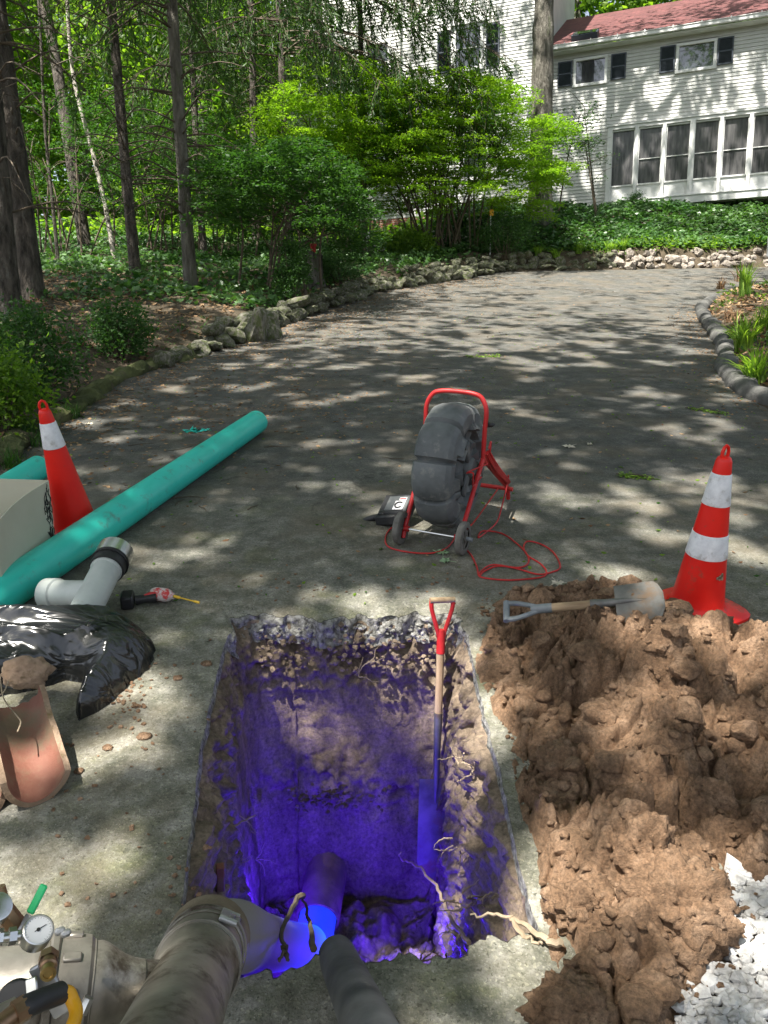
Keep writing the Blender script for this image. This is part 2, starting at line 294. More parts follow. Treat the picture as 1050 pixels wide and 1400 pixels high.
class MB:
    def __init__(s): s.v = []; s.f = []; s.t = []
    def add(s, V, F):
        n = len(s.v); s.v += [tuple(x) for x in V]; s.f += [tuple(i+n for i in f) for f in F]; return s
    def box(s, c, d, R=None, bev=0):
        x, y, z = d[0]/2, d[1]/2, d[2]/2
        if bev:
            b = min(bev, x*.9, y*.9, z*.9); V = []
            for sx in (-1, 1):
                for sy in (-1, 1):
                    for sz in (-1, 1):
                        V += [Vector((sx*(x-b), sy*(y-b), sz*z)), Vector((sx*(x-b), sy*y, sz*(z-b))), Vector((sx*x, sy*(y-b), sz*(z-b)))]
            import bmesh
            bm = bmesh.new(); [bm.verts.new(q) for q in V]; bmesh.ops.convex_hull(bm, input=bm.verts); bm.verts.index_update()
            V = [q.co.copy() for q in bm.verts]; F = [[q.index for q in f.verts] for f in bm.faces]; bm.free()
        else:
            V = [Vector((a*x, b_*y, e*z)) for a in (-1, 1) for b_ in (-1, 1) for e in (-1, 1)]
            F = [(0, 1, 3, 2), (4, 6, 7, 5), (0, 4, 5, 1), (2, 3, 7, 6), (0, 2, 6, 4), (1, 5, 7, 3)]
        c = Vector(c); R = R or Matrix.Identity(3); return s.add([R @ q+c for q in V], F)
    def tube(s, pts, r, n=10, cap=True, closed=False):
        pts = [Vector(p) for p in pts]; N = len(pts); rs = list(r) if hasattr(r, '__len__') else [r]*N
        V = []; up = None
        for i, p in enumerate(pts):
            if closed: t = pts[(i+1) % N]-pts[i-1]
            else: t = pts[min(i+1, N-1)]-pts[max(i-1, 0)]
            t = t.normalized() if t.length > 1e-9 else Vector((0, 0, 1))
            if up is None: up = t.orthogonal().normalized()
            up = (up-t*up.dot(t)); up = up.normalized() if up.length > 1e-6 else t.orthogonal().normalized()
            b = t.cross(up)
            for k in range(n):
                a = 2*PI*k/n; V.append(p+(up*math.cos(a)+b*math.sin(a))*rs[i])
        F = []
        for i in range(N if closed else N-1):
            for k in range(n): j = (i+1) % N; F.append((i*n+k, i*n+(k+1) % n, j*n+(k+1) % n, j*n+k))
        if cap and not closed: F.append(tuple(range(n))[::-1]); F.append(tuple((N-1)*n+k for k in range(n)))
        return s.add(V, F)
    def lathe(s, prof, n=24, R=None, c=(0, 0, 0), squash=1):   # prof: (radius, height)
        R = R or Matrix.Identity(3); c = Vector(c); V = []; F = []
        for r, z in prof:
            for k in range(n): a = 2*PI*k/n; V.append(R @ Vector((r*math.cos(a), r*math.sin(a)*squash, z))+c)
        for i in range(len(prof)-1):
            for k in range(n): F.append((i*n+k, i*n+(k+1) % n, (i+1)*n+(k+1) % n, (i+1)*n+k))
        return s.add(V, F)
    def mesh(s, name, smooth=True, ang=40):
        me = bpy.data.meshes.new(name); me.from_pydata([tuple(v) for v in s.v], [], s.f); me.update()
        if smooth:
            me.polygons.foreach_set('use_smooth', [True]*len(me.polygons))
            try: me.set_sharp_from_angle(angle=math.radians(ang))
            except Exception: pass
        return me
    def build(s, name, m, parent=None, smooth=True, ang=40): return link(bpy.data.objects.new(name, s.mesh(name, smooth, ang)), m, parent)
def axis_R(d, roll=0):                # rotation taking +Z to direction d
    return (Vector(d).to_track_quat('Z', 'Y').to_matrix() @ Matrix.Rotation(roll, 3, 'Z'))
def props(o, label=None, cat=None, group=None, kind=None):
    for k, v in (('label', label), ('category', cat), ('group', group), ('kind', kind)):
        if v: o[k] = v
    return o
def near(o, loc=(0, 0, 0), R=None):   # place in the driveway frame
    o.matrix_world = M @ Matrix.Translation(loc) @ (R.to_4x4() if R is not None else Matrix.Identity(4)); return o
def thing(name, label, cat, loc=(0, 0, 0), R=None, group=None, plumb=False):
    o = bpy.data.objects.new(name, None); o.empty_display_size = .1; COL.objects.link(o); props(o, label, cat, group)
    if plumb: o.matrix_world = Matrix.Translation(M @ Vector(loc)) @ (R.to_4x4() if R is not None else Matrix.Identity(4))
    else: near(o, loc, R)
    return o
def clone(o, label=None, mw=None):
    c = o.copy(); COL.objects.link(c)
    if label: c['label'] = label
    for ch in o.children:
        d = ch.copy(); COL.objects.link(d); d.parent = c
        for g in ch.children: e = g.copy(); COL.objects.link(e); e.parent = d
    if mw is not None: c.matrix_world = mw
    return c
def smoothpath(pts, n=8):
    pts = [Vector(p) for p in pts]; out = []
    for i in range(len(pts)-1):
        p0 = pts[max(i-1, 0)]; p1 = pts[i]; p2 = pts[i+1]; p3 = pts[min(i+2, len(pts)-1)]
        for k in range(n):
            t = k/n; out.append(.5*((2*p1)+(p2-p0)*t+(2*p0-5*p1+4*p2-p3)*t*t+(3*p1-p0-3*p2+p3)*t**3))
    out.append(pts[-1]); return out
def leaves(name, C, size, m, parent=None, up=.3, asp=.6, tone=None, dirs=None, rng=RNG, droop=0, tones=(0, 1)):
    C = np.asarray(C, float); n = len(C); L = size*rng.uniform(.65, 1.3, (n, 1)) if np.isscalar(size) else np.asarray(size).reshape(-1, 1)
    if dirs is None:
        t = rng.normal(size=(n, 3)); t[:, 2] = t[:, 2]*(1-up)-droop
    else: t = np.asarray(dirs, float)+rng.normal(size=(n, 3))*.15
    t /= np.linalg.norm(t, axis=1, keepdims=True)
    q = rng.normal(size=(n, 3)); q[:, 2] = q[:, 2]*.5+up*2.2; b = np.cross(t, q); b /= np.linalg.norm(b, axis=1, keepdims=True)+1e-9
    nn = np.cross(t, b)
    V = np.stack([C, C+t*L*.5+b*L*asp*.5+nn*L*.08, C+t*L, C+t*L*.5-b*L*asp*.5+nn*L*.08], 1).reshape(-1, 3)
    F = np.arange(4*n).reshape(-1, 4)
    if tone is None: tone = rng.uniform(tones[0], tones[1], n)
    me = np_mesh(name, V, F, False, np.repeat(tone, 4))
    return link(bpy.data.objects.new(name, me), m, parent)
_ICO = {}
def ico(sub=2):
    if sub not in _ICO:
        import bmesh
        bm = bmesh.new(); bmesh.ops.create_icosphere(bm, subdivisions=sub, radius=1); bm.verts.index_update()
        _ICO[sub] = (np.array([v.co for v in bm.verts]), np.array([[v.index for v in f.verts] for f in bm.faces])); bm.free()
    return _ICO[sub]
def rock_mesh(name, seed, sub=2, flat=.75, rough=.28, box=.5):
    V, F = ico(sub); V = V.copy()
    Vb = np.sign(V)*np.abs(V)**(1-box*.6); Vb /= np.abs(Vb).max()
    V = Vb*(1+rough*fbm(V[:, 0]*1.3+seed*9.1, V[:, 1]*1.3, V[:, 2]*1.3, 3, seed)[:, None]); V[:, 2] *= flat
    return np_mesh(name, V, F, False)

# ------------------------------------------------------------------ ground: terrain, driveway, trench
def terrain():
    us = np.concatenate([np.linspace(-90, -14, 24, endpoint=False), np.linspace(-14, 14, 141), np.linspace(14, 90, 24)[1:]])
    vs = np.concatenate([np.linspace(-40, -2, 14, endpoint=False), np.linspace(-2, 30, 161), np.linspace(30, 260, 40)[1:]])
    U, V = np.meshgrid(us, vs); Z = TG(U, V)-.012
    nu = len(us); n = U.size; idx = np.arange(n).reshape(U.shape)
    Fq = np.stack([idx[:-1, :-1], idx[:-1, 1:], idx[1:, 1:], idx[1:, :-1]], -1).reshape(-1, 4)
    ins = (U > a_interp(V, ULT)+.45) & (U < a_interp(V, URT)-.45) & (V > -5) & (V < VF(U)-.6); insf = ins.ravel()[Fq].all(1)
    o = link(bpy.data.objects.new('woodland_ground', np_mesh('woodland_ground', np.stack([U.ravel(), V.ravel(), Z.ravel()], 1), Fq[~insf])), 'woods')
    near(o); o['kind'] = 'structure'
terrain()
# trench outline (driveway frame), anticlockwise from front-left; dense and broken
def trench_outline():
    pts = [P(*q) for q in [(236, 1296), (250, 1220), (276, 1010), (300, 905), (318, 842), (365, 836), (430, 842), (500, 838), (570, 834), (622, 836),
                           (640, 868), (655, 945), (690, 1080), (712, 1190), (735, 1270), (690, 1292), (640, 1290), (585, 1312), (545, 1300), (500, 1322), (460, 1306), (400, 1314), (340, 1332), (285, 1328)]]
    out = []
    N = len(pts)
    for i in range(N):
        a = pts[i]; b = pts[(i+1) % N]; L = (b-a).length; k = max(2, int(L/.012))
        for j in range(k): out.append(a.lerp(b, j/k))
    A = np.array([(p.x, p.y) for p in out]); c = A.mean(0)
    d = A-c; d /= np.linalg.norm(d, axis=1, keepdims=True)
    s = np.arange(len(A)); backness = ss((A[:, 1]-2.75)/.12); front = ss((1.45-A[:, 1])/.1)
    amp = .005+.030*backness+.028*front
    nz = fbm(A[:, 0]*22, A[:, 1]*22, o=4, s=8)
    return A+d*(amp*nz*1.8)[:, None], c
OUT, OC = trench_outline(); NO = len(OUT)
def ring_faces(na, nb, n):
    k = np.arange(n); return np.stack([na+k, na+(k+1) % n, nb+(k+1) % n, nb+k], 1)
def driveway():
    # near part: rings from the trench outline out to a rectangle; far part: rows
    u0, u1, v0, v1 = -1.2, 2.9, .6, 3.9
    ang = np.arctan2(OUT[:, 1]-OC[1], OUT[:, 0]-OC[0])
    dx, dy = np.cos(ang), np.sin(ang)
    t = np.minimum(np.where(dx > 0, (u1-OC[0])/np.maximum(dx, 1e-6), (u0-OC[0])/np.minimum(dx, -1e-6)), np.where(dy > 0, (v1-OC[1])/np.maximum(dy, 1e-6), (v0-OC[1])/np.minimum(dy, -1e-6)))
    R2 = np.stack([OC[0]+dx*t, OC[1]+dy*t], 1)
    for cx, cy in ((u0, v0), (u0, v1), (u1, v0), (u1, v1)):
        j = np.argmin(np.hypot(R2[:, 0]-cx, R2[:, 1]-cy)); R2[j] = (cx, cy)
    V = []; F = []; n = NO
    for i, q in enumerate((0, .012, .03, .06, .12, .25, .5, 1)):
        A = OUT*(1-q)+R2*q; edge = ss(1-q/.07)
        z = .004*fbm(A[:, 0]*40, A[:, 1]*40, o=3)*ss(q*3)-.004*edge-edge*.012*(A[:, 1] > 2.8)
        if q > .9: z = z*0
        V += [(a, b, c) for (a, b), c in zip(A, z)]
        if i: F += ring_faces((i-1)*n, i*n, n).tolist()
    def quad(a, b, c, d):
        k = len(V); V.extend([a, b, c, d]); F.append([k, k+1, k+2, k+3])
    quad((u0, -8, 0), (u1, -8, 0), (u1, v0, 0), (u0, v0, 0))
    def strip(us_l, us_r, vv):
        k = len(V); m = 12
        for j, v in enumerate(vv):
            a = us_l(v); b = us_r(v)
            for i in range(m+1):
                u = a+(b-a)*i/m; ve = v
                V.append((u, ve, float(DZ(ve))))
        for j in range(len(vv)-1):
            for i in range(m): q = k+j*(m+1)+i; F.append([q, q+1, q+m+2, q+m+1])
    L = lambda v: interp(v, ULT)-.15+.12*float(fbm(np.array([v*1.7]), np.array([1.])))
    Rr = lambda v: interp(v, URT)+.12
    vn_ = np.arange(-8, v1+.01, .17); vn_[-1] = v1
    strip(L, lambda v: u0, list(np.linspace(-8, v1, 60))); strip(lambda v: u1, Rr, list(np.linspace(-8, v1, 60)))
    strip(L, Rr, list(np.linspace(v1, 20.4, 60)))
    k = len(V); m = 24                     # closing part follows the stone wall
    for j in range(5):
        for i in range(m+1):
            a = interp(20.4, ULT)-.15; b = interp(20.4, URT)+.12; u = a+(b-a)*i/m; v = 20.4+(float(VF(u))+.1-20.4)*j/4; V.append((u, v, float(DZ(v))))
    for j in range(4):
        for i in range(m): q = k+j*(m+1)+i; F.append([q, q+1, q+m+2, q+m+1])
    o = link(bpy.data.objects.new('driveway', np_mesh('driveway', V, F, True)), 'asphalt'); near(o); o['kind'] = 'structure'
driveway()
PD = 1.32   # depth of the pit
def trench():
    n = NO; c = OC
    # slab edge
    V = []; F = []; zs = list(np.linspace(-.004, -.085, 10))
    base_ = np.stack([OUT[:, 0], OUT[:, 1]], 1); d = OUT-c; d /= np.linalg.norm(d, axis=1, keepdims=True)
    back = ss((OUT[:, 1]-2.7)/.15)
    for i, z in enumerate(zs):
        off = -.004+(.010+.035*back)*fbm(OUT[:, 0]*26, OUT[:, 1]*26, z*50, 5, 4)*(i > 0)-back*.035*i/9
        if i == 0: off = off*0
        A = base_+d*off[:, None] if np.ndim(off) else base_
        zz_ = z*(.5+.95*back); z_ = zz_-edge_drop(OUT) if i == 0 else zz_-.006
        V += [(a, b, float(q)) for (a, b), q in zip(A, np.broadcast_to(z_, n))]
        if i: F += ring_faces(i*n, (i-1)*n, n).tolist()
    o = link(bpy.data.objects.new('pavement_edge', np_mesh('pavement_edge', V, F, True)), 'slab'); near(o); o['kind'] = 'structure'
    # pit walls and floor
    V = []; F = []; rows = 120; kk = 31; OSM = sum(np.roll(OUT, j-kk//2, 0) for j in range(kk))/kk
    for i in range(rows+1):
        t = i/rows; z = -.038-(PD-.038)*t
        # wall profile: the back wall comes forward with depth, sides close in slightly
        sm_ = float(ss(t/.10)); A = OUT*(1-sm_)+OSM*sm_
        backw = ss((OUT[:, 1]-2.62)/.25); left = ss((-.38-OUT[:, 0])/.1); right = ss((OUT[:, 0]-.27)/.08); front = ss((1.5-OUT[:, 1])/.15)
        uc = ss((t-.55)/.35)
        A[:, 1] -= backw*(.26*t**1.3+.05*uc)
        A[:, 0] += left*.09*t**.6-right*.11*t**.6
        # shovel-cut facets and clods
        sx = np.where((left+right) > .5, OUT[:, 1]*1.0, OUT[:, 0])
        groove = .010*vn(sx*5+1.5*t, np.full(n, t*2.2), s=21)+.0035*vn(sx*26, np.full(n, t*3.), s=22)
        clod = fbm(OUT[:, 0]*9, OUT[:, 1]*9, np.full(n, z*9), 4, 31)
        w1 = worley(sx*14+3*backw, np.full(n, z*14.), 5)[0]
        roughzone = np.clip(ss((.30-t)/.12)*.9+ss(1-abs(t-.62)/.16)*(.8*(vn(sx*3, np.full(n, z*3), s=9) > -.2))+right*.6+left*(OUT[:, 1] < 2.3)*.8, 0, 1)
        bil = (np.abs(vn(sx*13, np.full(n, z*13.), OUT[:, 1]*4, 51))*.05+np.abs(vn(sx*30, np.full(n, z*30.), OUT[:, 1]*9, 52))*.028+np.abs(vn(sx*65, np.full(n, z*65.), s=53))*.012-.03); cl2 = fbm(OUT[:, 0]*26, OUT[:, 1]*26, np.full(n, z*26), 4, 37); dd = groove*(1-.6*roughzone)+(clod*.05+cl2*.035)*roughzone+(.35-w1)*.02*roughzone+.022*clod+.008*cl2+bil*(.22+.9*roughzone)
        if i == 0: dd = dd*0+.002
        A = A+d*(dd)[:, None]
        shr = 0
        V += [(a, b, z) for a, b in A]
        if i: F += ring_faces(i*n, (i-1)*n, n).tolist()
    last = np.array(V[-n:]); cc = np.array([-.13, 2.1])
    for j, q in enumerate(np.linspace(.012, .999, 70)):
        A = last[:, :2]*(1-q)+cc*q
        w = worley(A[:, 0]*9, A[:, 1]*9, 7)[0]
        z = -PD+(.06*fbm(A[:, 0]*6, A[:, 1]*6, o=6, s=2)+(.4-w)*.02+.09*np.abs(vn(A[:, 0]*8, A[:, 1]*8, s=91))+.05*np.abs(vn(A[:, 0]*19, A[:, 1]*19, s=92))+.02*np.abs(vn(A[:, 0]*45, A[:, 1]*45, s=93)))*ss(q*12)
        V += [(a, b, float(k)) for (a, b), k in zip(A, z)]
        i = rows+1+j; F += ring_faces(i*n, (i-1)*n, n).tolist()
    o = link(bpy.data.objects.new('trench', np_mesh('trench', V, F, True)), 'pit'); near(o); o['kind'] = 'structure'
def edge_drop(A):
    return 0.0+.012*(A[:, 1] > 2.8)
trench()
# ------------------------------------------------------------------ heaps
def poly_dist(U, V, poly):
    poly = np.array(poly); n = len(poly); d = np.full(U.shape, 1e9); ins = np.zeros(U.shape, bool)
    for i in range(n):
        a = poly[i]; b = poly[(i+1) % n]; e = b-a; t = np.clip(((U-a[0])*e[0]+(V-a[1])*e[1])/(e@e), 0, 1)
        d = np.minimum(d, np.hypot(U-a[0]-t*e[0], V-a[1]-t*e[1]))
        c = ((a[1] > V) != (b[1] > V)) & (U < (b[0]-a[0])*(V-a[1])/(b[1]-a[1]+1e-12)+a[0]); ins ^= c
    return np.where(ins, d, -d)
def heap(name, poly, step, hfn, m, kind=None, origin=None, skirt=.02, fields=False):
    pa = np.array(poly); u = np.arange(pa[:, 0].min()-.03, pa[:, 0].max()+.03, step); v = np.arange(pa[:, 1].min()-.03, pa[:, 1].max()+.03, step)
    U, V = np.meshgrid(u, v); D = poly_dist(U, V, poly); D = D+.03*fbm(U*9, V*9, o=3, s=6); Z = hfn(U, V, D)
    Z = np.where(D > 0, Z, -skirt); idx = np.arange(U.size).reshape(U.shape)
    Fq = np.stack([idx[:-1, :-1], idx[:-1, 1:], idx[1:, 1:], idx[1:, :-1]], -1).reshape(-1, 4)
    keep = (D.ravel()[Fq] > -step).any(1); Fq = Fq[keep]
    used = np.unique(Fq); mp = np.full(U.size, -1); mp[used] = np.arange(len(used))
    X = np.stack([U.ravel(), V.ravel(), Z.ravel()], 1)[used]
    o = link(bpy.data.objects.new(name, np_mesh(name, X, mp[Fq], True)), m); near(o)
    if kind: o['kind'] = kind
    return o, (u, v, Z)
MPOLY = [tuple(P(*q)[:2]) for q in [(648, 905), (668, 860), (690, 818), (760, 806), (830, 812), (920, 838), (985, 868), (1060, 890), (1250, 930), (1350, 1100), (1300, 1230), (1120, 1190), (1010, 1240), (985, 1330), (935, 1400), (900, 1480), (770, 1450), (755, 1330), (738, 1240), (728, 1160), (705, 1090), (702, 1010), (676, 965)]]
def mound_h(U, V, D):
    e = ss(D/.5); H = .03+.20*e*(1+.5*fbm(U*2.2, V*2.2, o=3, s=11))*(1-.45*ss((V-2.5)/.5))+.05*np.exp(-((U-1.15)**2+(V-2.35)**2)/.12)
    wu = U+.07*fbm(U*7, V*7, o=4, s=1); wv = V+.07*fbm(U*7+9, V*7, o=4, s=2)
    a, a2, ai = worley(wu*5, wv*5, 3); b, b2, bi = worley(wu*11, wv*11, 9); c, c2, ci = worley(wu*27, wv*27, 14)
    r = ss((fbm(U*3, V*3, o=3, s=40)+.25)/.35)        # lumpy versus smooth shovel-cut patches
    H = H+(.42-a)*.07+(ai-.5)*.05+((.42-b)*.035+(bi-.5)*.03)*(.35+.65*r)+((.4-c)*.012+(ci-.5)*.012)*(.25+.75*r)
    H = H-.05*np.exp(-((a2-a)/.07)**2)-.02*np.exp(-((b2-b)/.08)**2)*r
    rid = 1-np.abs(fbm(wu*7, wv*7, o=5, s=71))*2.4; cr = np.exp(-(fbm(wu*5.5, wv*5.5, o=4, s=72)/.035)**2)*(fbm(U*3, V*3, o=2, s=74) > -.05)
    bl = .075*np.abs(vn(wu*6.5, wv*6.5, s=81))+.050*np.abs(vn(wu*13, wv*13, s=82))+.036*np.abs(vn(wu*27, wv*27, s=83))+.016*np.abs(vn(wu*58, wv*58, s=84))-.05
    H = H+bl*(.55+.6*r)+.010*rid*r-.035*cr+.018*fbm(wu*12, wv*12, o=5, s=12)*(.4+.6*r)+.016*fbm(U*45, V*45, o=4, s=13)*(.35+.65*r)
    return np.maximum(H*ss(D/.045+.25), -.01)
mo, MF = heap('soil_mound', MPOLY, .0058, mound_h, 'mound', 'stuff'); props(mo, 'heap of freshly dug reddish brown clay to the right of the trench', 'soil')
def mh(u, v): return float(MF[2][np.argmin(abs(MF[1]-v)), np.argmin(abs(MF[0]-u))])
def stones_stuff(name, pts, sizes, m, flat=.7, seed=1, sub=1, rough=.3, box=.4):
    rng = np.random.default_rng(seed); V0, F0 = ico(sub); Vs = []; Fs = []
    for i, (p, s) in enumerate(zip(pts, sizes)):
        V = np.sign(V0)*np.abs(V0)**(1-box); V = V*(1+rough*rng.normal(size=(len(V0), 1))*.5); V[:, 2] *= flat
        q = np.array(Euler(tuple(rng.uniform(-.5, .5, 2))+(rng.uniform(0, 6.28),)).to_matrix()); V = V@q.T*s*np.array([1, rng.uniform(.65, 1), 1])
        Vs.append(V+p); Fs.append(F0+i*len(V0))
    return link(bpy.data.objects.new(name, np_mesh(name, np.concatenate(Vs), np.concatenate(Fs), False)), m)
# clods on and round the heap
rng = np.random.default_rng(3); pts = []; sz = []
while len(pts) < 2000:
    u, v = rng.uniform(.4, 2.2), rng.uniform(.95, 3.2)
    D = float(poly_dist(np.array([u]), np.array([v]), MPOLY)[0])
    if D < -.09: continue
    s = rng.gamma(1.2, .0042)+.0025
    if D < 0: s *= .6
    pts.append((u, v, (mh(u, v) if D > 0 else 0)+s*.35)); sz.append(min(s, .042))
cl = []; Vs = []; Fs = []; V0, F0 = ico(1)
for i, (p, s) in enumerate(zip(pts, sz)):
    k = i*7.3; V = V0*(1+.55*fbm(V0[:, 0]*2.0+k, V0[:, 1]*2.0, V0[:, 2]*2.0, 3, 5)[:, None]*1.8); V[:, 2] *= .75
    V = V*s*np.array([1.2, 1, 1]); Vs.append(V+np.array(p)); Fs.append(F0+i*len(V0))
o = link(bpy.data.objects.new('soil_clods', np_mesh('soil_clods', np.concatenate(Vs), np.concatenate(Fs), True)), 'mound', None)
near(o); props(o, 'loose crumbs and clods of clay lying over and round the heap', 'soil', kind='stuff')
rg3 = np.random.default_rng(44); Vs = []; Fs = []; V0, F0 = ico(3); n_c = 0
while n_c < 95:
    u, v = rg3.uniform(.42, 2.1), rg3.uniform(1.0, 3.1); D = float(poly_dist(np.array([u]), np.array([v]), MPOLY)[0])
    if D < .02: continue
    s = rg3.uniform(.018, .055); kk_ = n_c*3.7
    N = rg3.normal(size=(9, 3)); N /= np.linalg.norm(N, axis=1, keepdims=True); V = V0.copy()
    for q_ in N: dq = V@q_; V -= np.outer(np.maximum(dq-rg3.uniform(.45, .85), 0), q_)
    V = V*(1+.22*fbm(V0[:, 0]*3+kk_, V0[:, 1]*3, V0[:, 2]*3, 4, 5)+.10*np.abs(vn(V0[:, 0]*6+kk_, V0[:, 1]*6, V0[:, 2]*6)))[:, None]*s*np.array([1.25, 1, .85]); Vs.append(V+np.array([u, v, mh(u, v)+s*.15])); Fs.append(F0+n_c*len(V0)); n_c += 1
me_ = np_mesh('broken_clods', np.concatenate(Vs), np.concatenate(Fs), True)
try: me_.set_sharp_from_angle(angle=math.radians(35))
except Exception: pass
o = link(bpy.data.objects.new('broken_clods', me_), 'mound'); near(o); props(o, 'angular broken lumps of clay tumbled over the heap', 'soil', kind='stuff')
# large single clods
big = [((935, 1205), .15, .13, 'largest smooth rounded lump of clay at the lower right of the heap'), ((885, 1150), .09, .11, 'upright pointed slab of clay standing on the lower heap'),
       ((800, 1190), .095, .07, 'cracked brown clay lump left of the upright clay slab'), ((790, 1340), .10, .06, 'clay lump at the front edge of the heap nearest the trench corner'),
       ((690, 870), .05, .05, 'pale clay lump at the heap corner by the trench edge'), ((715, 835), .055, .045, 'dark clay lump under the grip of the lying shovel'), ((770, 1010), .085, .07, 'smooth clay lump on the left flank of the heap')]
for i, ((px, py), r, h, lab) in enumerate(big):
    q = P(px, py, .16 if py > 900 else .05); V0_, F0_ = ico(5)
    f = fbm(V0_[:, 0]*1.5+i*5, V0_[:, 1]*1.5, V0_[:, 2]*1.5, 5, i); w = worley(V0_[:, 0]*3+i, V0_[:, 2]*3+V0_[:, 1], i)
    f2 = fbm(V0_[:, 0]*5+i, V0_[:, 1]*5, V0_[:, 2]*5, 5, i+3); V = V0_*(.85+.6*f+.35*np.abs(vn(V0_[:, 0]*2.2+i, V0_[:, 1]*2.2, V0_[:, 2]*2.2, 5))+.18*np.abs(vn(V0_[:, 0]*5+i, V0_[:, 1]*5, V0_[:, 2]*5, 6))+.09*np.abs(vn(V0_[:, 0]*11+i, V0_[:, 1]*11, V0_[:, 2]*11, 7))+.06*f2-.10*np.exp(-(f2/.05)**2)+.05*(.4-w[0]))[:, None]*np.array([r, r*.8, h])*.82
    z = mh(q.x, q.y)
    o = link(bpy.data.objects.new('soil_clod', np_mesh('soil_clod', V, F0_, True)), 'mound'); near(o, (q.x, q.y, z+h*.25)); props(o, lab, 'clod', 'large clods on the clay heap')
# small crumbs on the pavement left of the pit
for i, (px, py, r, lab) in enumerate([(283, 908, .022, 'dark brown clod at the left edge of the trench'), (243, 928, .02, 'tan flake of soil on the pavement left of the trench'), (147, 1023, .018, 'reddish soil flake on the pavement below the bag tip'),
                                 (197, 1008, .024, 'dark soil flake on the pavement right of the reddish flake'), (108, 1055, .017, 'small brown clod beside the terracotta shard')]):
    q = P(px, py); V, F = ico(2); o = link(bpy.data.objects.new('dirt_clod', np_mesh('dirt_clod', V*(1+.4*fbm(V[:, 0]*2+i, V[:, 1]*2, V[:, 2]*2))[:, None]*np.array([r, r*.8, r*.45]), F, True)), 'mound'); near(o, (q.x, q.y, r*.2)); props(o, lab, 'clod', 'soil bits on the left pavement')
# crumbs under the bag tip
rng = np.random.default_rng(12); pp = [P(170+rng.normal()*22, 945+rng.normal()*28) for _ in range(120)]+[P(rng.uniform(60, 290), rng.uniform(870, 1250)) for _ in range(90)]+[P(rng.uniform(330, 640), 800+rng.normal()*12) for _ in range(60)]
o = stones_stuff('soil_crumbs', [(p.x, p.y, .003) for p in pp], rng.uniform(.002, .009, len(pp)), 'mound', .5, 4); near(o); props(o, 'crumbs of soil scattered on the pavement round the trench', 'soil', kind='stuff')
# white gravel
GPOLY = [tuple(P(*q)[:2]) for q in [(1010, 1180), (1060, 1150), (1200, 1180), (1300, 1500), (950, 1520), (935, 1400), (965, 1325), (1000, 1250)]]
o, GFd = heap('gravel_bed', GPOLY, .03, lambda U, V, D: .004+.05*ss(D/.3), 'mound', 'stuff'); props(o, 'bed of white crushed gravel at the lower right corner', 'gravel')
rng = np.random.default_rng(5); pts = []; sz = []
while len(pts) < 2300:
    u, v = rng.uniform(.6, 1.9), rng.uniform(.75, 1.9); D = float(poly_dist(np.array([u]), np.array([v]), GPOLY)[0])
    if D < -.02: continue
    s = rng.gamma(6, .0014)+.003; pts.append((u, v, .02+.055*float(ss(D/.3))+rng.uniform(-.004, .014))); sz.append(s)
o = stones_stuff('white_gravel', pts, sz, 'white_stone', .7, 9); near(o); props(o, 'white crushed stones spilling from under the clay heap at lower right', 'gravel', kind='stuff')
rng = np.random.default_rng(6); sp_ = []
while len(sp_) < 70:
    p = P(rng.uniform(900, 1045), rng.uniform(1150, 1395)); D = float(poly_dist(np.array([p.x]), np.array([p.y]), GPOLY)[0])
    if -.10 < D < .05: sp_.append((p.x, p.y, max(mh(p.x, p.y) if D < 0 else 0, .03+.05*float(ss(D/.3)))+.006))
o = stones_stuff('soil_bits', [q for q in sp_], rng.uniform(.004, .011, len(sp_)), 'mound', .7, 31, 1, .4, .3); near(o); props(o, 'bits of brown clay fallen onto the edge of the white gravel', 'soil', kind='stuff')
# broken rubble in the pit
rng = np.random.default_rng(8); pts = []; sz = []
for _ in range(300):
    if rng.random() < .55: q = (rng.uniform(-.55, .22), 2.90-rng.uniform(0, .05), -.07-rng.uniform(0, .16))
    else: q = (rng.normal()*.12-.22, 2.70+rng.uniform(-.05, .04), -.72-rng.uniform(0, .1))
    pts.append(q); sz.append(rng.uniform(.004, .015))
o = stones_stuff('pit_rubble', pts, sz, 'pit', .8, 19, 1, .4, .25); near(o); props(o, 'stones and clay crumbs stuck in the back wall of the trench', 'rubble', kind='stuff')
o = stones_stuff('edge_rubble', [(rng.uniform(-.62, .3), 2.93+rng.normal()*.018, -.035-rng.uniform(0, .06)) for _ in range(90)], rng.uniform(.004, .013, 90), 'slab', .8, 21, 1, .5, .2); near(o); props(o, 'broken asphalt crumbs along the far edge of the trench', 'rubble', kind='stuff')

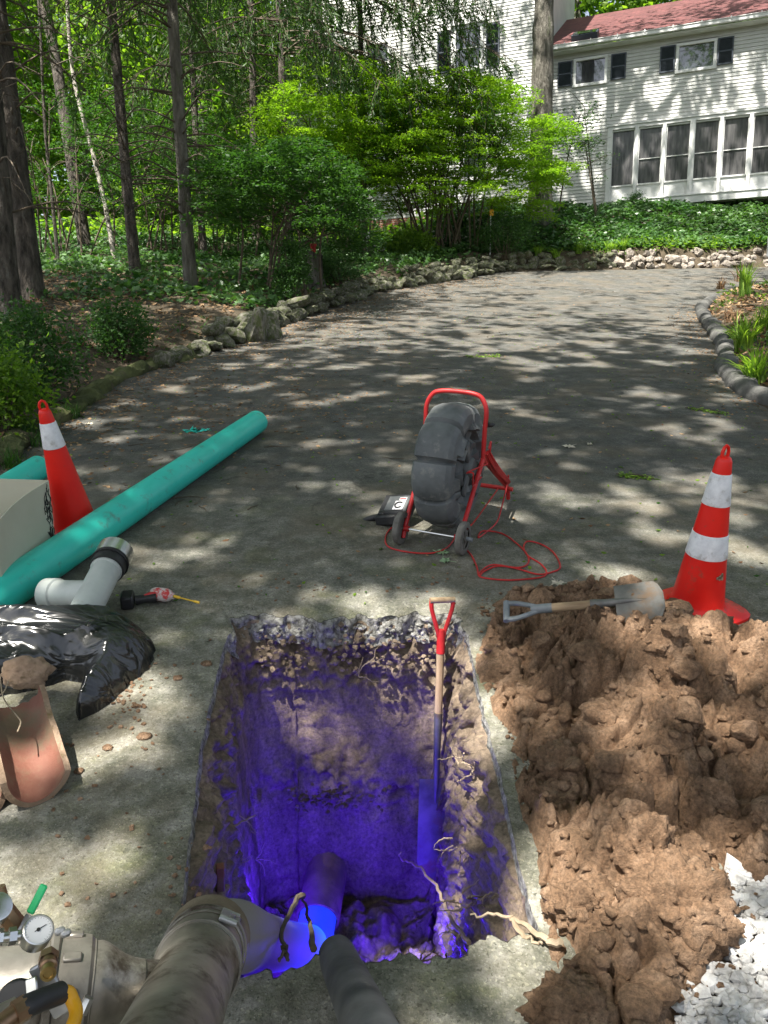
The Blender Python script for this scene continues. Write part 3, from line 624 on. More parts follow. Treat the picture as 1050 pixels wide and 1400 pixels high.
# ------------------------------------------------------------------ traffic cones
def cone(px, py, lean, label, bands, yaw, zoff=0, dx=0):
    q = P(px, py); t = thing('traffic_cone', label, 'traffic cone', (q.x, q.y, zoff), Euler((lean[0], lean[1], yaw)).to_matrix(), 'orange traffic cones')
    b = MB(); w = .178; n = 40; V = []; F = []   # square base with rounded corners blending into the cone foot
    def sq(a, r, hw):
        c, s_ = math.cos(a), math.sin(a); k = 5.0; rr = (abs(c)**k+abs(s_)**k)**(-1/k); return rr*hw
    prof = [('s', w, 0), ('s', w, .018), ('s', w-.008, .026), ('m', .14, .030), ('m', .125, .036)]
    for kind, r, z in prof:
        for i in range(n):
            a = 2*PI*i/n; rad = sq(a, 0, r) if kind == 's' else r; V.append((rad*math.cos(a), rad*math.sin(a), z))
    for j in range(len(prof)-1):
        for i in range(n): F.append((j*n+i, j*n+(i+1) % n, (j+1)*n+(i+1) % n, (j+1)*n+i))
    b.add(V, F); b.build('base', 'orange', t)
    H = .705; R = lambda z: .112+(.029-.112)*(z-.03)/(H-.03)
    c = MB(); zs = [.034, .045]+list(np.linspace(.06, H-.02, 14))+[H-.008, H]
    c.lathe([(.128, .033), (.116, .045)]+[(R(z), z) for z in zs[2:-2]]+[(R(H)-.003, H-.006), (R(H)-.012, H), (.0, H)], 36); c.build('cone_body', 'orange', t)
    for z0, z1 in bands:
        k = MB(); k.lathe([(R(z0)+.0005, z0), (R(z0)+.0025, z0+.002), (R(z1)+.0025, z1-.002), (R(z1)+.0005, z1)], 36); k.build('reflective_band', 'band', t)
    l = MB()
    l.tube([(-.017, 0, H-.006), (-.018, 0, H+.018), (-.011, 0, H+.036), (0, 0, H+.043), (.011, 0, H+.036), (.018, 0, H+.018), (.017, 0, H-.006)], .007, 8); l.build('top_loop', 'orange', t); return t
cR = cone(951, 834, (0.02, .01), 'red orange traffic cone with two white bands at the right edge of the clay heap', [(.27, .375), (.50, .635)], .5, .0)
m_ = MB(); 
for i in range(5): m_.box((.005*i-.01, .004*(i % 2), 0), (.03, .012, .004), Euler((0, 0, .4*i)).to_matrix(), .002)
sc = m_.build('mud_spot', 'terracut', cR); sc.matrix_local = Matrix.Translation((-.005, -.0925, .20)) @ Matrix.Rotation(PI/2-.12, 4, 'X')
cL = cone(107, 727, (.06, -.10), 'red orange traffic cone with one white band leaning beside the cream box', [(.50, .635)], .35)

# ------------------------------------------------------------------ pipes
def pipe(name, label, a, b, r, m, wall=.006, n=40, cat='pipe', group=None):
    a = Vector(a); b = Vector(b); t = thing(name, label, cat, a, axis_R(b-a), group); L = (b-a).length
    k = MB(); k.lathe([(r-wall, 0), (r, 0)]+[(r, L*i/12) for i in range(1, 12)]+[(r, L), (r-wall, L), (r-wall, L-.02)]+[(r-wall, L-L*i/8) for i in range(1, 9)], n); k.build('barrel', m, t, ang=30); return t
a = P(352, 592); a.z = .092; b = P(60, 800); b.z = .092; d = (b-a).normalized()
pipe('sewer_pipe', 'long teal plastic sewer pipe lying across the driveway from the black bag', a, a+d*3.5, .09, 'teal', group='teal pipes')
a = P(56, 655); a.z = .08; b = P(-120, 770); b.z = .08
pipe('sewer_pipe', 'second teal pipe showing behind the leaning cone and the cream box', a, b, .08, 'teal', group='teal pipes')
# teal tube at the right edge of the frame
q = P(1064, 640); t = thing('drain_tube', 'upright teal tube with black foot at the right edge of the driveway', 'tube', q)
k = MB(); k.lathe([(.052, .02), (.052, .085), (.047, .085), (.047, .03)], 24); k.build('sleeve', 'teal', t); k = MB(); k.lathe([(.0, 0), (.055, 0), (.055, .02), (.0, .02)], 24); k.build('foot', 'rubber', t)

# wye fitting
def band_part(t, c, dirv, r, w, name='hose_clamp', m='steel'):
    k = MB(); R = axis_R(dirv); k.lathe([(r-.003, -w/2), (r, -w/2), (r+.001, 0), (r, w/2), (r-.003, w/2)], 36, R, c); return k.build(name, m, t)
c0 = P(124, 812); t = thing('pvc_wye', 'white plastic wye fitting with steel banded couplings beside the teal pipe', 'pipe fitting', (c0.x, c0.y, 0))
def loc(px, py, w): p = P(px, py, w); return Vector((p.x-c0.x, p.y-c0.y, w))
A = loc(148, 774, .17); B = loc(112, 844, .10); d = (A-B).normalized(); r = .063
k = MB(); L = (A-B).length; R = axis_R(d); k.lathe([(r, -.06), (r+.006, -.06), (r+.006, .0), (r, .006), (r, L-.04), (r+.005, L-.035), (r+.005, L+.02), (r-.004, L+.02)], 36, R, B); k.build('run', 'pvc', t)
Cc = B+d*L*.42; E_ = loc(68, 812, .09); e = (E_-Cc).normalized(); k = MB(); LL = (E_-Cc).length
k.lathe([(r*.95, 0), (r*.95, LL-.05), (r+.005, LL-.045), (r+.005, LL+.015), (r-.006, LL+.015), (r-.006, LL-.06)], 36, axis_R(e), Cc); k.build('branch', 'pvc', t)
k = MB(); k.lathe([(r-.002, -.075), (r+.012, -.07), (r+.014, .0), (r+.012, .07), (r-.004, .075), (r-.006, .05), (0, .05)], 36, R, A+d*.045); cp = k.build('coupling', 'rubber', t)
band_part(t, A+d*.075, d, r+.017, .075); k = MB(); k.tube([A+d*.02+R @ Vector((math.cos(a)*(r+.016), math.sin(a)*(r+.016), 0)) for a in np.linspace(0, 2*PI, 36, endpoint=False)], .004, 6, closed=True); k.build('rubber_lip', 'rubber', t)
k = MB(); k.lathe([(r-.002, -.06), (r+.012, -.055), (r+.012, .05), (r-.004, .06)], 36, R, B-d*.06); k.build('coupling', 'rubber', t); band_part(t, B-d*.045, d, r+.015, .07)

# cream box
def cream_box():
    A = P(77, 764); At = P(65, 657, .40); Bt = P(0, 712, .40); e1 = (Bt-At).normalized(); Ct = P(0, 655, .40); e2 = (Ct-At).normalized(); h = .40
    t = thing('carton', 'open cream carton with a black ink print standing behind the teal pipe', 'box', A)
    lean = Vector((At.x-A.x, At.y-A.y, 0))
    def panel(name, p0, p1, bulge, mt='card'):
        nx, nz = 20, 10; V = []; F = []; n_ = (p1-p0).cross(Vector((0, 0, 1))).normalized()
        for s in (0, 1):
            for j in range(nz+1):
                for i in range(nx+1):
                    a = i/nx; c = j/nz; V.append(p0.lerp(p1, a)+Vector((0, 0, h*c))+lean*c+n_*(bulge*math.sin(PI*a)*c-s*.006))
        k = (nx+1)*(nz+1)
        for s in (0, 1):
            for j in range(nz):
                for i in range(nx): q = s*k+j*(nx+1)+i; F.append((q, q+1, q+nx+2, q+nx+1))
        for i in range(nx): q = nz*(nx+1)+i; F.append((q, q+1, q+1+k, q+k))
        for j in range(nz): q = j*(nx+1); F += [(q, q+nx+1, q+nx+1+k, q+k), (q+nx, q+2*nx+1, q+2*nx+1+k, q+nx+k)]
        b = MB(); b.add(V, F); return b.build(name, mt, t)
    z = Vector((0, 0, 0)); p1 = e1*.60; p2 = e2*.75
    panel('near_panel', z, p1, .03); panel('back_panel', p2, z, .0); panel('far_panel', p1+p2, p2, 0); panel('side_panel', p1, p1+p2, 0)
    b = MB(); b.add([z+Vector((0, 0, .01)), p1+Vector((0, 0, .01)), p1+p2+Vector((0, 0, .01)), p2+Vector((0, 0, .01))], [(0, 1, 2, 3)]); b.build('bottom', 'card', t)
    # swirling ink print near the corner, on the near panel
    n_ = p1.cross(Vector((0, 0, 1))).normalized(); out = n_ if n_.dot(Vector((0, 0, HC))-A) > 0 else -n_
    def S(a, c): return z.lerp(p1, a)+Vector((0, 0, h*c))+lean*c+n_*(.03*math.sin(PI*a)*c)+out*(.0030 if n_.dot(out) > 0 else .0085)
    b = MB(); rr = random.Random(4)
    for i in range(26):
        a0 = rr.uniform(.012, .105); c0_ = rr.uniform(.18, .86); wv = rr.uniform(.4, 1.2); pts = []
        for s in range(9):
            q = s/8; pts.append(S(min(max(a0+.018*math.sin(q*5*wv+i)+.01*q, .006), .125), c0_+.16*q*rr.uniform(.95, 1.05)))
        b.tube(pts, .0016, 4)
    for a_, c_, rr_ in ((.05, .66, .022), (.085, .66, .018), (.065, .55, .03), (.06, .4, .036)):
        b.tube([S(a_+rr_*.5*math.cos(x), c_+rr_*1.3*math.sin(x)) for x in np.linspace(0, 5.4, 14)], .0018, 4)
    b.build('ink_print', 'ink', t)
cream_box()

# ------------------------------------------------------------------ black bag
BPOLY = [tuple(P(*q)[:2]) for q in [(-260, 862), (0, 868), (100, 866), (165, 862), (200, 872), (216, 888), (205, 915), (180, 932), (160, 950), (130, 975), (104, 992), (100, 975), (112, 955), (122, 938), (90, 930), (40, 945), (-20, 960), (-260, 960)]]
def bag_h(U, V, D):
    e = np.sqrt(np.clip(D/.16, 0, 1)*(2-np.clip(D/.16, 0, 1)))
    x = U; y = V+.10*np.sin(U*3.1)+.05*fbm(U*2.5, V*2.5, o=3, s=4)
    y = y+.03*vn(U*4, V*4, s=66); r1 = 1-np.abs(vn(x*1.3, y*7.5, s=3)); r2 = 1-np.abs(vn(x*2.2+4, y*12, s=5)); r3 = 1-np.abs(vn(x*7+y*5, y*9-x*3, s=6))
    H = e*(.085+.05*ss((-.75-U)/.5)+.04*fbm(U*2, V*3, o=2, s=7))+e*((r1**2)*.050+(r2**2)*.018+(r3**2)*.012)
    return np.maximum(H*ss(D/.01+.1), .002)
o, _ = heap('rubbish_bag', BPOLY, .006, bag_h, 'bag'); props(o, 'crumpled black plastic sack with its twisted corner pointing at the trench', 'bag')

# ------------------------------------------------------------------ impact driver
q = P(215, 825); t = thing('cordless_driver', 'red and black cordless impact driver with yellow bit lying on the pavement', 'power tool', (q.x, q.y, 0), Matrix.Rotation(-.12, 3, 'Z'))
k = MB(); k.lathe([(0, -.055), (.024, -.052), (.031, -.035), (.031, .02), (.024, .038), (.016, .045), (.014, .055), (0, .055)], 20, axis_R((1, -.12, 0)), (.02, .02, .034)); k.build('motor_housing', mat('scuffed_red_white', (.55, .05, .05), (.55, .5, .48), 30, .6, 40, .001, .3, lo=.42, hi=.5), t)
k = MB(); k.lathe([(0, 0), (.007, 0), (.007, .03), (.0035, .032), (.0035, .10), (.006, .10), (.006, .125), (0, .125)], 10, axis_R((1, -.15, -.12)), (.075, .013, .034)); k.build('drill_bit', 'bit', t)
k = MB(); k.tube([(0, .0, .03), (-.045, -.015, .028), (-.085, -.03, .026)], [.022, .019, .022], 12); k.build('handle', 'rubber', t)
k = MB(); k.tube([(.002, .006, .052), (-.03, -.006, .048), (-.05, -.016, .044)], [.006, .008, .004], 8); k.build('grip_accent', 'red', t)
k = MB(); k.box((-.115, -.042, .032), (.055, .085, .06), Euler((0, 0, .35)).to_matrix(), .008); k.box((-.098, -.036, .034), (.012, .08, .056), Euler((0, 0, .35)).to_matrix(), .004); k.build('battery', 'rubber', t)

# ------------------------------------------------------------------ terracotta shards
def shard(name, a, b, r, label, arc=(-1.5, 1.5), roll=0, seed=0, mt='terra', wall=.018, group='broken terracotta pipe pieces'):
    a = Vector(a); b = Vector(b); t = thing(name, label, 'broken pipe', a, None, group); d = (b-a); L = d.length; d.normalize()
    up = Vector((0, 0, 1)); up = (up-d*up.dot(d)).normalized(); sd = d.cross(up); nl, na = 26, 30
    V = []; F = []
    def pt(i, j, rr):
        s = i/nl*L; lo = arc[0]+.10*float(vn(np.array([s*9.]), np.array([seed*3.]), s=1)); hi = arc[1]+.10*float(vn(np.array([s*9.]), np.array([seed*3.+5]), s=2))
        x = lo+(hi-lo)*j/na+roll; e = .035*float(fbm(np.array([x*2.0]), np.array([seed+1.5]), o=3))*(1 if i in (0,) else 0)
        s2 = s+e*(1-i/nl)+(.02*math.sin(x*1.5+1) if i == nl else 0)
        return d*s2-up*math.cos(x)*rr+sd*math.sin(x)*rr+up*r
    k = (nl+1)*(na+1)
    for rr in (r-wall, r):
        for i in range(nl+1):
            for j in range(na+1): V.append(pt(i, j, rr*(1+.012*float(vn(np.array([i*.3]), np.array([j*.3]), s=seed)))))
    body = MB()
    Fi = []; Fe = []
    for i in range(nl):
        for j in range(na):
            q = i*(na+1)+j; Fi.append((q, q+1, q+na+2, q+na+1)); Fi.append((k+q, k+q+na+1, k+q+na+2, k+q+1))
    for i in range(nl): 
        for j in (0, na): q = i*(na+1)+j; Fe.append((q, q+na+1, q+na+1+k, q+k))
    for j in range(na):
        for i in (0, nl): q = i*(na+1)+j; Fe.append((q, q+1, q+1+k, q+k))
    body.add(V, Fi); body.build('shell', mt, t); ed = MB(); ed.add(V, Fe); ed.build('broken_edge', 'terracut', t, smooth=False); return t
a = P(22, 962, .10); b = P(56, 1085, .02); a.z = .075; b.z = .0
shard('clay_pipe_shard', a, b, .098, 'half round terracotta pipe piece lying open side up by the black sack', (-1.45, 1.45), roll=.25, seed=2)
a = P(-42, 1030, .06); b = P(-12, 1112, 0); a.z = .03; b.z = .0
shard('clay_pipe_shard', a, b, .055, 'smaller terracotta shard cut by the left edge of the photo', (-1.3, 1.2), roll=-.4, seed=5)
q = P(28, 925, .12); V, F = ico(4); 
o = link(bpy.data.objects.new('mortar_lump', np_mesh('mortar_lump', V*(1+.5*fbm(V[:, 0]*2, V[:, 1]*2, V[:, 2]*2, 5, 3))[:, None]*np.array([.085, .05, .06]), F, True)), 'terracut'); near(o, (q.x+.02, q.y+.01, .13)); props(o, 'crusty brown lump of mortar on the upper end of the terracotta piece', 'mortar')
k = MB()
for pts in ([(0, 925), (4, 952), (14, 968), (28, 985), (24, 1000)], [(28, 985), (20, 975)], [(0, 950), (6, 945), (12, 930)]):
    k.tube(smoothpath([P(x, y, .15+.01*math.sin(i*2)) for i, (x, y) in enumerate(pts)], 5), .0022, 5)
o = k.build('root_threads', 'root'); near(o); props(o, 'thin pale root threads in the mouth of the terracotta piece', 'roots')
# ------------------------------------------------------------------ inspection cable reel
wr = P(632, 757); wl = P(548, 742); ax = (wr-wl); ax.z = 0; ax.normalize(); yaw = math.atan2(ax.y, ax.x)
half = (wr-wl).length/2; mid = (wr+wl)/2
t = thing('cable_reel', 'black drum pipe camera reel in a red tube frame with two wheels on the driveway', 'cable reel', (mid.x, mid.y, 0), Matrix.Rotation(yaw, 3, 'Z'))
WR = .086
for s in (-1, 1):
    k = MB(); k.lathe([(WR-.03, -.016), (WR-.008, -.018), (WR, -.013), (WR+.001, 0), (WR, .013), (WR-.008, .018), (WR-.03, .016)], 32, axis_R((1, 0, 0)), (s*half, 0, WR)); w = k.build('wheel', 'wheel', t)
    k = MB(); k.lathe([(WR-.028, -.006), (WR-.028, .006), (.02, .008), (.02, .02*1), (.0, .02)], 24, axis_R((s, 0, 0)), (s*half, 0, WR)); k.lathe([(WR-.028, .006), (WR-.028, -.006), (0, -.006)], 24, axis_R((s, 0, 0)), (s*half, 0, WR))
    for i in range(6):
        a = i*PI/3; R = Matrix.Rotation(a, 3, 'X'); k.box(R @ Vector((0, 0, .035))+Vector((s*half+s*.008, 0, WR)), (.008, .010, .05), R)
    k.build('wheel_hub', 'wheel', w)
k = MB(); k.tube([(-half, 0, WR), (half+.045, 0, WR)], .006, 8); k.build('axle', 'steel', t)
k = MB(); k.tube([(half+.018, 0, WR), (half+.05, 0, WR)], .011, 10); k.build('axle_cap', 'greygrip', t)
JX = half-.006; jz = .42; jy = .30; topz = .755
k = MB(); hy = .33
k.tube(smoothpath([(-JX, jy, jz-.02), (-JX, jy+.01, .58), (-JX, hy-.01, .675), (-JX+.03, hy, topz-.02), (-JX+.08, hy, topz), (0, hy, topz+.004), (JX-.08, hy, topz), (JX-.03, hy, topz-.02), (JX, hy-.01, .675), (JX, jy+.01, .58), (JX, jy, jz-.02)], 7), .0122, 12); k.build('handle_hoop', 'red', t)
for s in (-1, 1):
    k = MB(); k.tube([(s*JX, jy, jz), (s*(JX-.012), .02, WR+.01), (s*(JX-.012), -.012, .035 if s < 0 else WR-.01)], [.012, .012, .011], 12); k.build('front_leg', 'red', t)
    k = MB(); k.tube([(s*JX, jy, jz), (s*JX, .84, .09), (s*JX, .86, .015)], .0122, 12); k.build('rear_leg', 'red', t)
k = MB(); k.tube([(-JX-.03, .84, .085), (JX+.03, .84, .085)], .013, 12); k.build('cross_tube', 'red', t)
for s in (-1, 1): k = MB(); k.tube([(s*(half-.045), 0, WR), (s*(half-.02), 0, WR)], .015, 12); k.build('axle_collar', 'red', t)
# drum: fat moulded ring of nine lobes, open hub face on the right
DC = Vector((-.005, .27, .375)); R0 = .335; w2 = .108; NL = 9; na = 180
V = []; F = []
prof = [(.0, -.07), (.10, -.085), (.17, -.06), (.20, -.105), (.235, -w2), (.285, -w2+.004), (.312, -w2+.022), (.328, -w2+.055), (.334, 0), (.328, w2-.055), (.312, w2-.022), (.285, w2-.004), (.235, w2), (.205, w2-.01), (.19, w2-.055), (.155, w2-.06), (.13, w2-.02), (.07, w2-.015), (.0, w2-.015)]
for (r, x) in prof:
    for i in range(na):
        a = 2*PI*i/na+.12; ph = (a*NL/(2*PI)) % 1; e = abs(ph-.5)*2; flat = 1+.045*(math.cos((ph-.5)*PI)-.6)
        g = max(0, 1-(1-e)/.11); g = g*g*(3-2*g); rr = r; xx = x
        if r > .21: rr = r*flat-g*.040*(r > .25); xx = x*(1-.24*g)
        elif .12 < r < .21 and x > 0: hb = (math.sin(a*6)*.5+.5); xx = x+.03*(hb > .5)
        V.append((xx, rr*math.cos(a), rr*math.sin(a)))
for j in range(len(prof)-1):
    for i in range(na): F.append((j*na+i, j*na+(i+1) % na, (j+1)*na+(i+1) % na, (j+1)*na+i))
k = MB(); k.add([Vector(v)+DC for v in V], [f[::-1] for f in F]); k.build('drum', 'drum', t, ang=28)
k = MB(); k.lathe([(.055, 0), (.055, .03), (.045, .045), (.02, .05), (.0, .05)], 24, axis_R((1, 0, 0)), DC+Vector((w2-.02, 0, 0)))
for i in range(3):
    R = Matrix.Rotation(i*2*PI/3+.4, 3, 'X'); k.box(DC+R @ Vector((0, 0, .10))+Vector((w2+.0, 0, 0)), (.02, .05, .12), R, .006)
k.build('hub', 'drum', t)
k = MB(); k.box(DC+Vector((w2+.018, .06, -.035)), (.016, .05, .09), None, .006); k.build('latch', 'rubber', t)
k = MB(); k.box(DC+Vector((w2+.028, .10, -.035)), (.004, .03, .08)); k.build('rating_sticker', 'sticker', t)
k = MB(); 
for i in range(5): k.box(DC+Vector((w2+.031, .10, -.062+i*.014)), (.002, .022, .005))
k.build('sticker_print', 'red', t)
k = MB(); k.box((JX+.02, hy+.01, .60), (.04, .04, .025), None, .008); k.build('cable_guide', 'rubber', t)
# wrapped red cable on the right rear leg
k = MB(); rr = random.Random(3)
for i in range(7):
    o_ = .010*(i-3); pts = [(JX+.018+.006*math.sin(i*2), jy+.03+o_, jz+.03), (JX+.03, jy+.18+o_, jz-.10), (JX+.035, jy+.40+o_*.8, jz-.24), (JX+.02, jy+.42+o_, jz-.26), (JX+.012, jy+.18+o_, jz-.11), (JX+.012, jy+.02+o_, jz+.035)]
    k.tube(smoothpath(pts, 6), .0045, 6)
k.tube(smoothpath([(JX+.02, jy+.05, jz+.02), (JX+.03, jy+.03, jz+.09), (JX+.03, jy-.0, jz+.06)], 5), .006, 6); k.build('cable_bundle', 'red', t)
k = MB()
k.tube(smoothpath([(JX+.02, jy+.02, jz-.03), (JX-.02, .11, .40), (JX+.03, .05, .42), (JX+.01, .12, .33), (JX+.03, .19, .36)], 6), .004, 6)
k.tube(smoothpath([(JX+.02, jy+.25, jz-.24), (JX+.02, .12, .13), (JX-.0, .02, .12)], 6), .004, 6); k.build('loose_cable', 'red', t)
def gpath(pts, w=.006): return smoothpath([P(x, y, w) for x, y in pts], 7)
CB = Matrix.Translation((mid.x, mid.y, 0)) @ Matrix.Rotation(yaw, 4, 'Z') @ Vector((JX+.03, jy+.42, jz-.24)); k = MB()
k.tube(gpath([(552, 716), (535, 722), (527, 735), (532, 748), (560, 755), (592, 756), (612, 748), (622, 735)], .006), .0042, 7)
k.tube(smoothpath([CB+Vector((0, 0, .03)), CB, CB.lerp(P(665, 727, .006), .45)+Vector((.02, 0, -.02)), P(679, 714, .02), P(664, 728, .006), P(654, 735, .006)]+[P(*q, .006) for q in [(660, 726), (685, 729), (704, 741), (720, 757), (722, 770), (708, 776), (675, 772), (660, 779), (655, 787), (668, 791), (700, 793), (740, 789), (747, 781), (738, 770), (722, 760), (716, 748), (722, 740), (742, 745), (758, 757), (766, 775), (755, 782), (735, 785), (705, 777), (680, 774), (662, 781), (655, 787), (652, 775), (645, 760), (638, 752)]], 7), .0042, 7)
o = k.build('extension_cord', 'red'); near(o); props(o, 'thin red cable lying in loops on the driveway in front of the reel', 'cable')
# black tool beside the reel
q = P(545, 716); t = thing('tool_box', 'black plastic tool with a grab handle and a white C sticker left of the reel', 'tool', (q.x, q.y, 0), Matrix.Rotation(-.62, 3, 'Z') @ Matrix.Rotation(-.25, 3, 'Y'))
k = MB(); k.box((0, .02, .085), (.19, .15, .085), Euler((.6, 0, 0)).to_matrix(), .012); k.box((-.02, -.06, .045), (.15, .06, .06), None, .01); k.box((-.06, -.02, .05), (.05, .10, .08), None, .01); k.build('body', 'rubber', t)
k = MB(); R = Euler((.6, 0, 0)).to_matrix(); k.box(Vector((0, .02, .09))+R @ Vector((.02, 0, .019)), (.15, .11, .045), R, .008); k.build('lid', 'drum', t)
k = MB(); cS = Vector((0, .02, .09))+R @ Vector((.045, -.02, .0425)); k.box(cS, (.07, .062, .002), R); k.build('sticker', 'sticker', t)
k = MB(); k.tube([cS+R @ Vector((.026*math.cos(a), .019*math.sin(a), .003)) for a in np.linspace(.7, 2*PI-.7, 16)], .0045, 5); k.build('sticker_letter', 'ink', t)
k = MB(); k.box(cS+R @ Vector((.01, .045, -.0005)), (.05, .018, .002), R); k.build('small_sticker', 'sticker', t); k = MB(); k.box(cS+R @ Vector((.01, .045, .001)), (.04, .006, .002), R); k.build('small_sticker_print', 'red', t)
k = MB(); k.tube(smoothpath([(-.06, -.02, .05), (-.13, -.04, .05), (-.19, -.05, .035), (-.235, -.05, .022)], 5), [.02]*7+[.022]*5+[.026]*4, 10); k.build('arm', 'rubber', t)

MT['dull_blade'] = mat('dull_steel_blade', (.09, .088, .08), (.20, .195, .18), 9, .6, 30, .003, .5, metal=.2, dirt=((.18, .12, .075), .5), dscale=7)
# ------------------------------------------------------------------ shovels
def shovel(name, label, top, tip, facing, L, gripm, bladem, cat='shovel', bw=.11, tg=(.13, .40, .64), gw=.047, shaftm='wood', bl=None):
    top = Vector(top); tip = Vector(tip); d = (tip-top); d.normalize(); Lr = (tip-top).length
    f = Vector(facing); f = (f-d*f.dot(d)).normalized(); s = d.cross(f)
    R = Matrix((s, f, d)).transposed(); t = thing(name, label, cat, top, R)
    a, b, c = [x*Lr for x in tg]
    k = MB()
    for q in (-1, 1): k.tube(smoothpath([(q*gw, 0, -.004), (q*(gw-.002), 0, .035), (q*.017, 0, a*.62), (q*.008, 0, a*.8)], 5), [.010]*5+[.0095]*5+[.009]*6, 8)
    k.tube([(0, 0, a*.6), (0, 0, a*.8), (0, 0, a+.02)], [.014, .018, .0185], 12); k.build('grip_yoke', gripm, t)
    k = MB(); k.tube([(-gw-.008, 0, -.004), (gw+.008, 0, -.004)], .0125, 12); k.build('grip_bar', 'wood' if gripm == 'red' else gripm, t)
    k = MB(); k.tube([(0, 0, a), (0, 0, b)], .0165, 12); k.build('shaft', shaftm, t)
    k = MB(); k.tube([(0, 0, b-.01), (0, 0, b+.01), (0, .0, (b+c)/2), (0, .004, c+.03), (0, .002, c+.12)], [.0185, .0185, .0155, .012, .004], 12); k.build('socket', bladem, t)
    k = MB(); nx, nz = 10, 12; V = []; F = []
    for s_ in (0, 1):
        for j in range(nz+1):
            z = c+(Lr-c)*j/nz; q = j/nz; hw = bw/2*(1 if q < .78 else math.sqrt(max(0, 1-((q-.78)/.22)**2*.85))); hw *= .96+.04*q
            for i in range(nx+1):
                x = (i/nx*2-1); V.append((x*hw, -.016*x*x*(1-.5*q)*1.0+.006-s_*.0025, z+.0))
    kk = (nx+1)*(nz+1)
    for j in range(nz):
        for i in range(nx): q = j*(nx+1)+i; F.append((q, q+1, q+nx+2, q+nx+1)); F.append((kk+q, kk+q+nx+1, kk+q+nx+2, kk+q+1))
    for i in range(nx): F.append((i, i+kk, i+1+kk, i+1)); q = nz*(nx+1)+i; F.append((q, q+1, q+1+kk, q+kk))
    for j in range(nz): q = j*(nx+1); F += [(q, q+nx+1, q+nx+1+kk, q+kk), (q+nx, q+nx+kk, q+2*nx+1+kk, q+2*nx+1)]
    k.add(V, F); k.build('blade', 'dull_blade', t); return t
shovel('trench_spade', 'spade with a red yoke grip standing upright against the back wall of the trench', (.245, 2.88, .10), (.215, 2.60, -1.12), (.25, -1, 0), 1.2, 'red', 'tool', bw=.15, tg=(.165, .40, .63))
za = zb = .06
for _k in range(60):
    ta = P(694, 836, za); tb = P(908, 818, zb); pts_ = [ta.lerp(tb, i/14) for i in range(15)]; lo_ = [mh(q.x, q.y)+.008-q.z for q in pts_]
    if max(lo_[:8]) > 0: za += .006
    if max(lo_[7:]) > .012: zb += .006
shovel('digging_shovel', 'old shovel with a grey plastic grip lying across the top of the clay heap', ta, tb, (-.1, -.5, 1), .8, 'greygrip', 'tool', bw=.17, tg=(.26, .56, .70), gw=.036)

# ------------------------------------------------------------------ lining equipment at lower left
cA = PZ(278, 1302, 1.43); cB = PZ(224, 1436, 1.0); d = (cA-cB).normalized(); r = .067
t = thing('pipe_liner_launcher', 'grey cast metal lining launcher with gauge, valves and hoses at the lower left corner', 'machine', (cB.x, cB.y, 0))
O_ = Vector((cB.x, cB.y, 0)); a = cA-O_; b = cB-O_
R = axis_R(d); L = (a-b).length
k = MB(); k.lathe([(r, -.25), (r, 0), (r, L*.5), (r+.001, L-.13), (r+.006, L-.12), (r+.006, L-.105), (r+.001, L-.10), (r+.001, L-.02), (r+.005, L-.015), (r+.005, L+.01), (r-.004, L+.012)], 48, R, b); k.build('elbow_tube', 'alu', t)
def ringband(c, dirv, r0, r1, w, name, m, n=48): k = MB(); k.lathe([(r0, -w/2), (r1-.001, -w/2), (r1, -w/2+.001), (r1, w/2-.001), (r1-.001, w/2), (r0, w/2)], n, axis_R(dirv), c); return k.build(name, m, t)
ringband(a-d*.055, d, r, r+.007, .085, 'strap_band', 'alu'); ringband(a+d*.006, d, r, r+.013, .012, 'end_rim', 'alu'); ringband(a-d*.02, d, r+.004, r+.0105, .012, 'band_rib', 'alu'); ringband(a-d*.09, d, r+.004, r+.0105, .008, 'band_rib', 'alu')
# toggle latch on top of the band (faces the camera)
camv = (Vector((0, 0, HC))-cA).normalized(); up = (camv-d*camv.dot(d)).normalized(); sd = d.cross(up)
Rl = Matrix((sd, d, up)).transposed(); lc = a-d*.05+up*(r+.015)+sd*.012
k = MB(); k.box(lc, (.018, .078, .007), Rl, .002); k.box(lc+sd*.018+d*.012, (.008, .045, .006), Rl, .002); k.tube([lc-d*.036+up*.002-sd*.008, lc-d*.036+up*.002+sd*.024], .006, 10); k.tube([lc+d*.03-sd*.008, lc+d*.03+sd*.026], .0045, 8); k.build('toggle_latch', 'alu_light', t)
for i in range(2): k = MB(); k.tube([lc-d*.015+sd*(.012+.012*i)+up*.002, lc-d*.015+sd*(.012+.012*i)+up*.009], .005, 8); k.build('latch_bolt', 'steel', t)
# side branch and reducer
jn = b+d*L*.55; s0 = PZ(176, 1350, 1.17)-O_; s1 = PZ(118, 1354, 1.15)-O_; bd = (s0-jn).normalized()
k = MB(); k.lathe([(.038, .0), (.038, (s0-jn).length-.01), (.04, (s0-jn).length+.005)], 36, axis_R(bd), jn); k.build('branch_tube', 'alu', t)
bd2 = (s1-s0).normalized(); LL = (s1-s0).length+.0
k = MB(); k.lathe([(.037, -.02), (.04, -.005), (.046, .01), (.062, .035), (.0655, .045), (.0655, .06)], 44, axis_R(bd2), s0); k.build('reducer_cone', 'alu', t)
ringband(s0+bd2*.058, bd2, .05, .068, .008, 'reducer_rib', 'alu')
k = MB(); k.lathe([(.066, .055), (.074, .062), (.076, .075), (.076, .105), (.082, .108), (.083, .116), (.079, .119), (.02, .12)], 48, axis_R(bd2), s0); fl = k.build('coupling_body', 'alu', t)
Rb = axis_R(bd2)
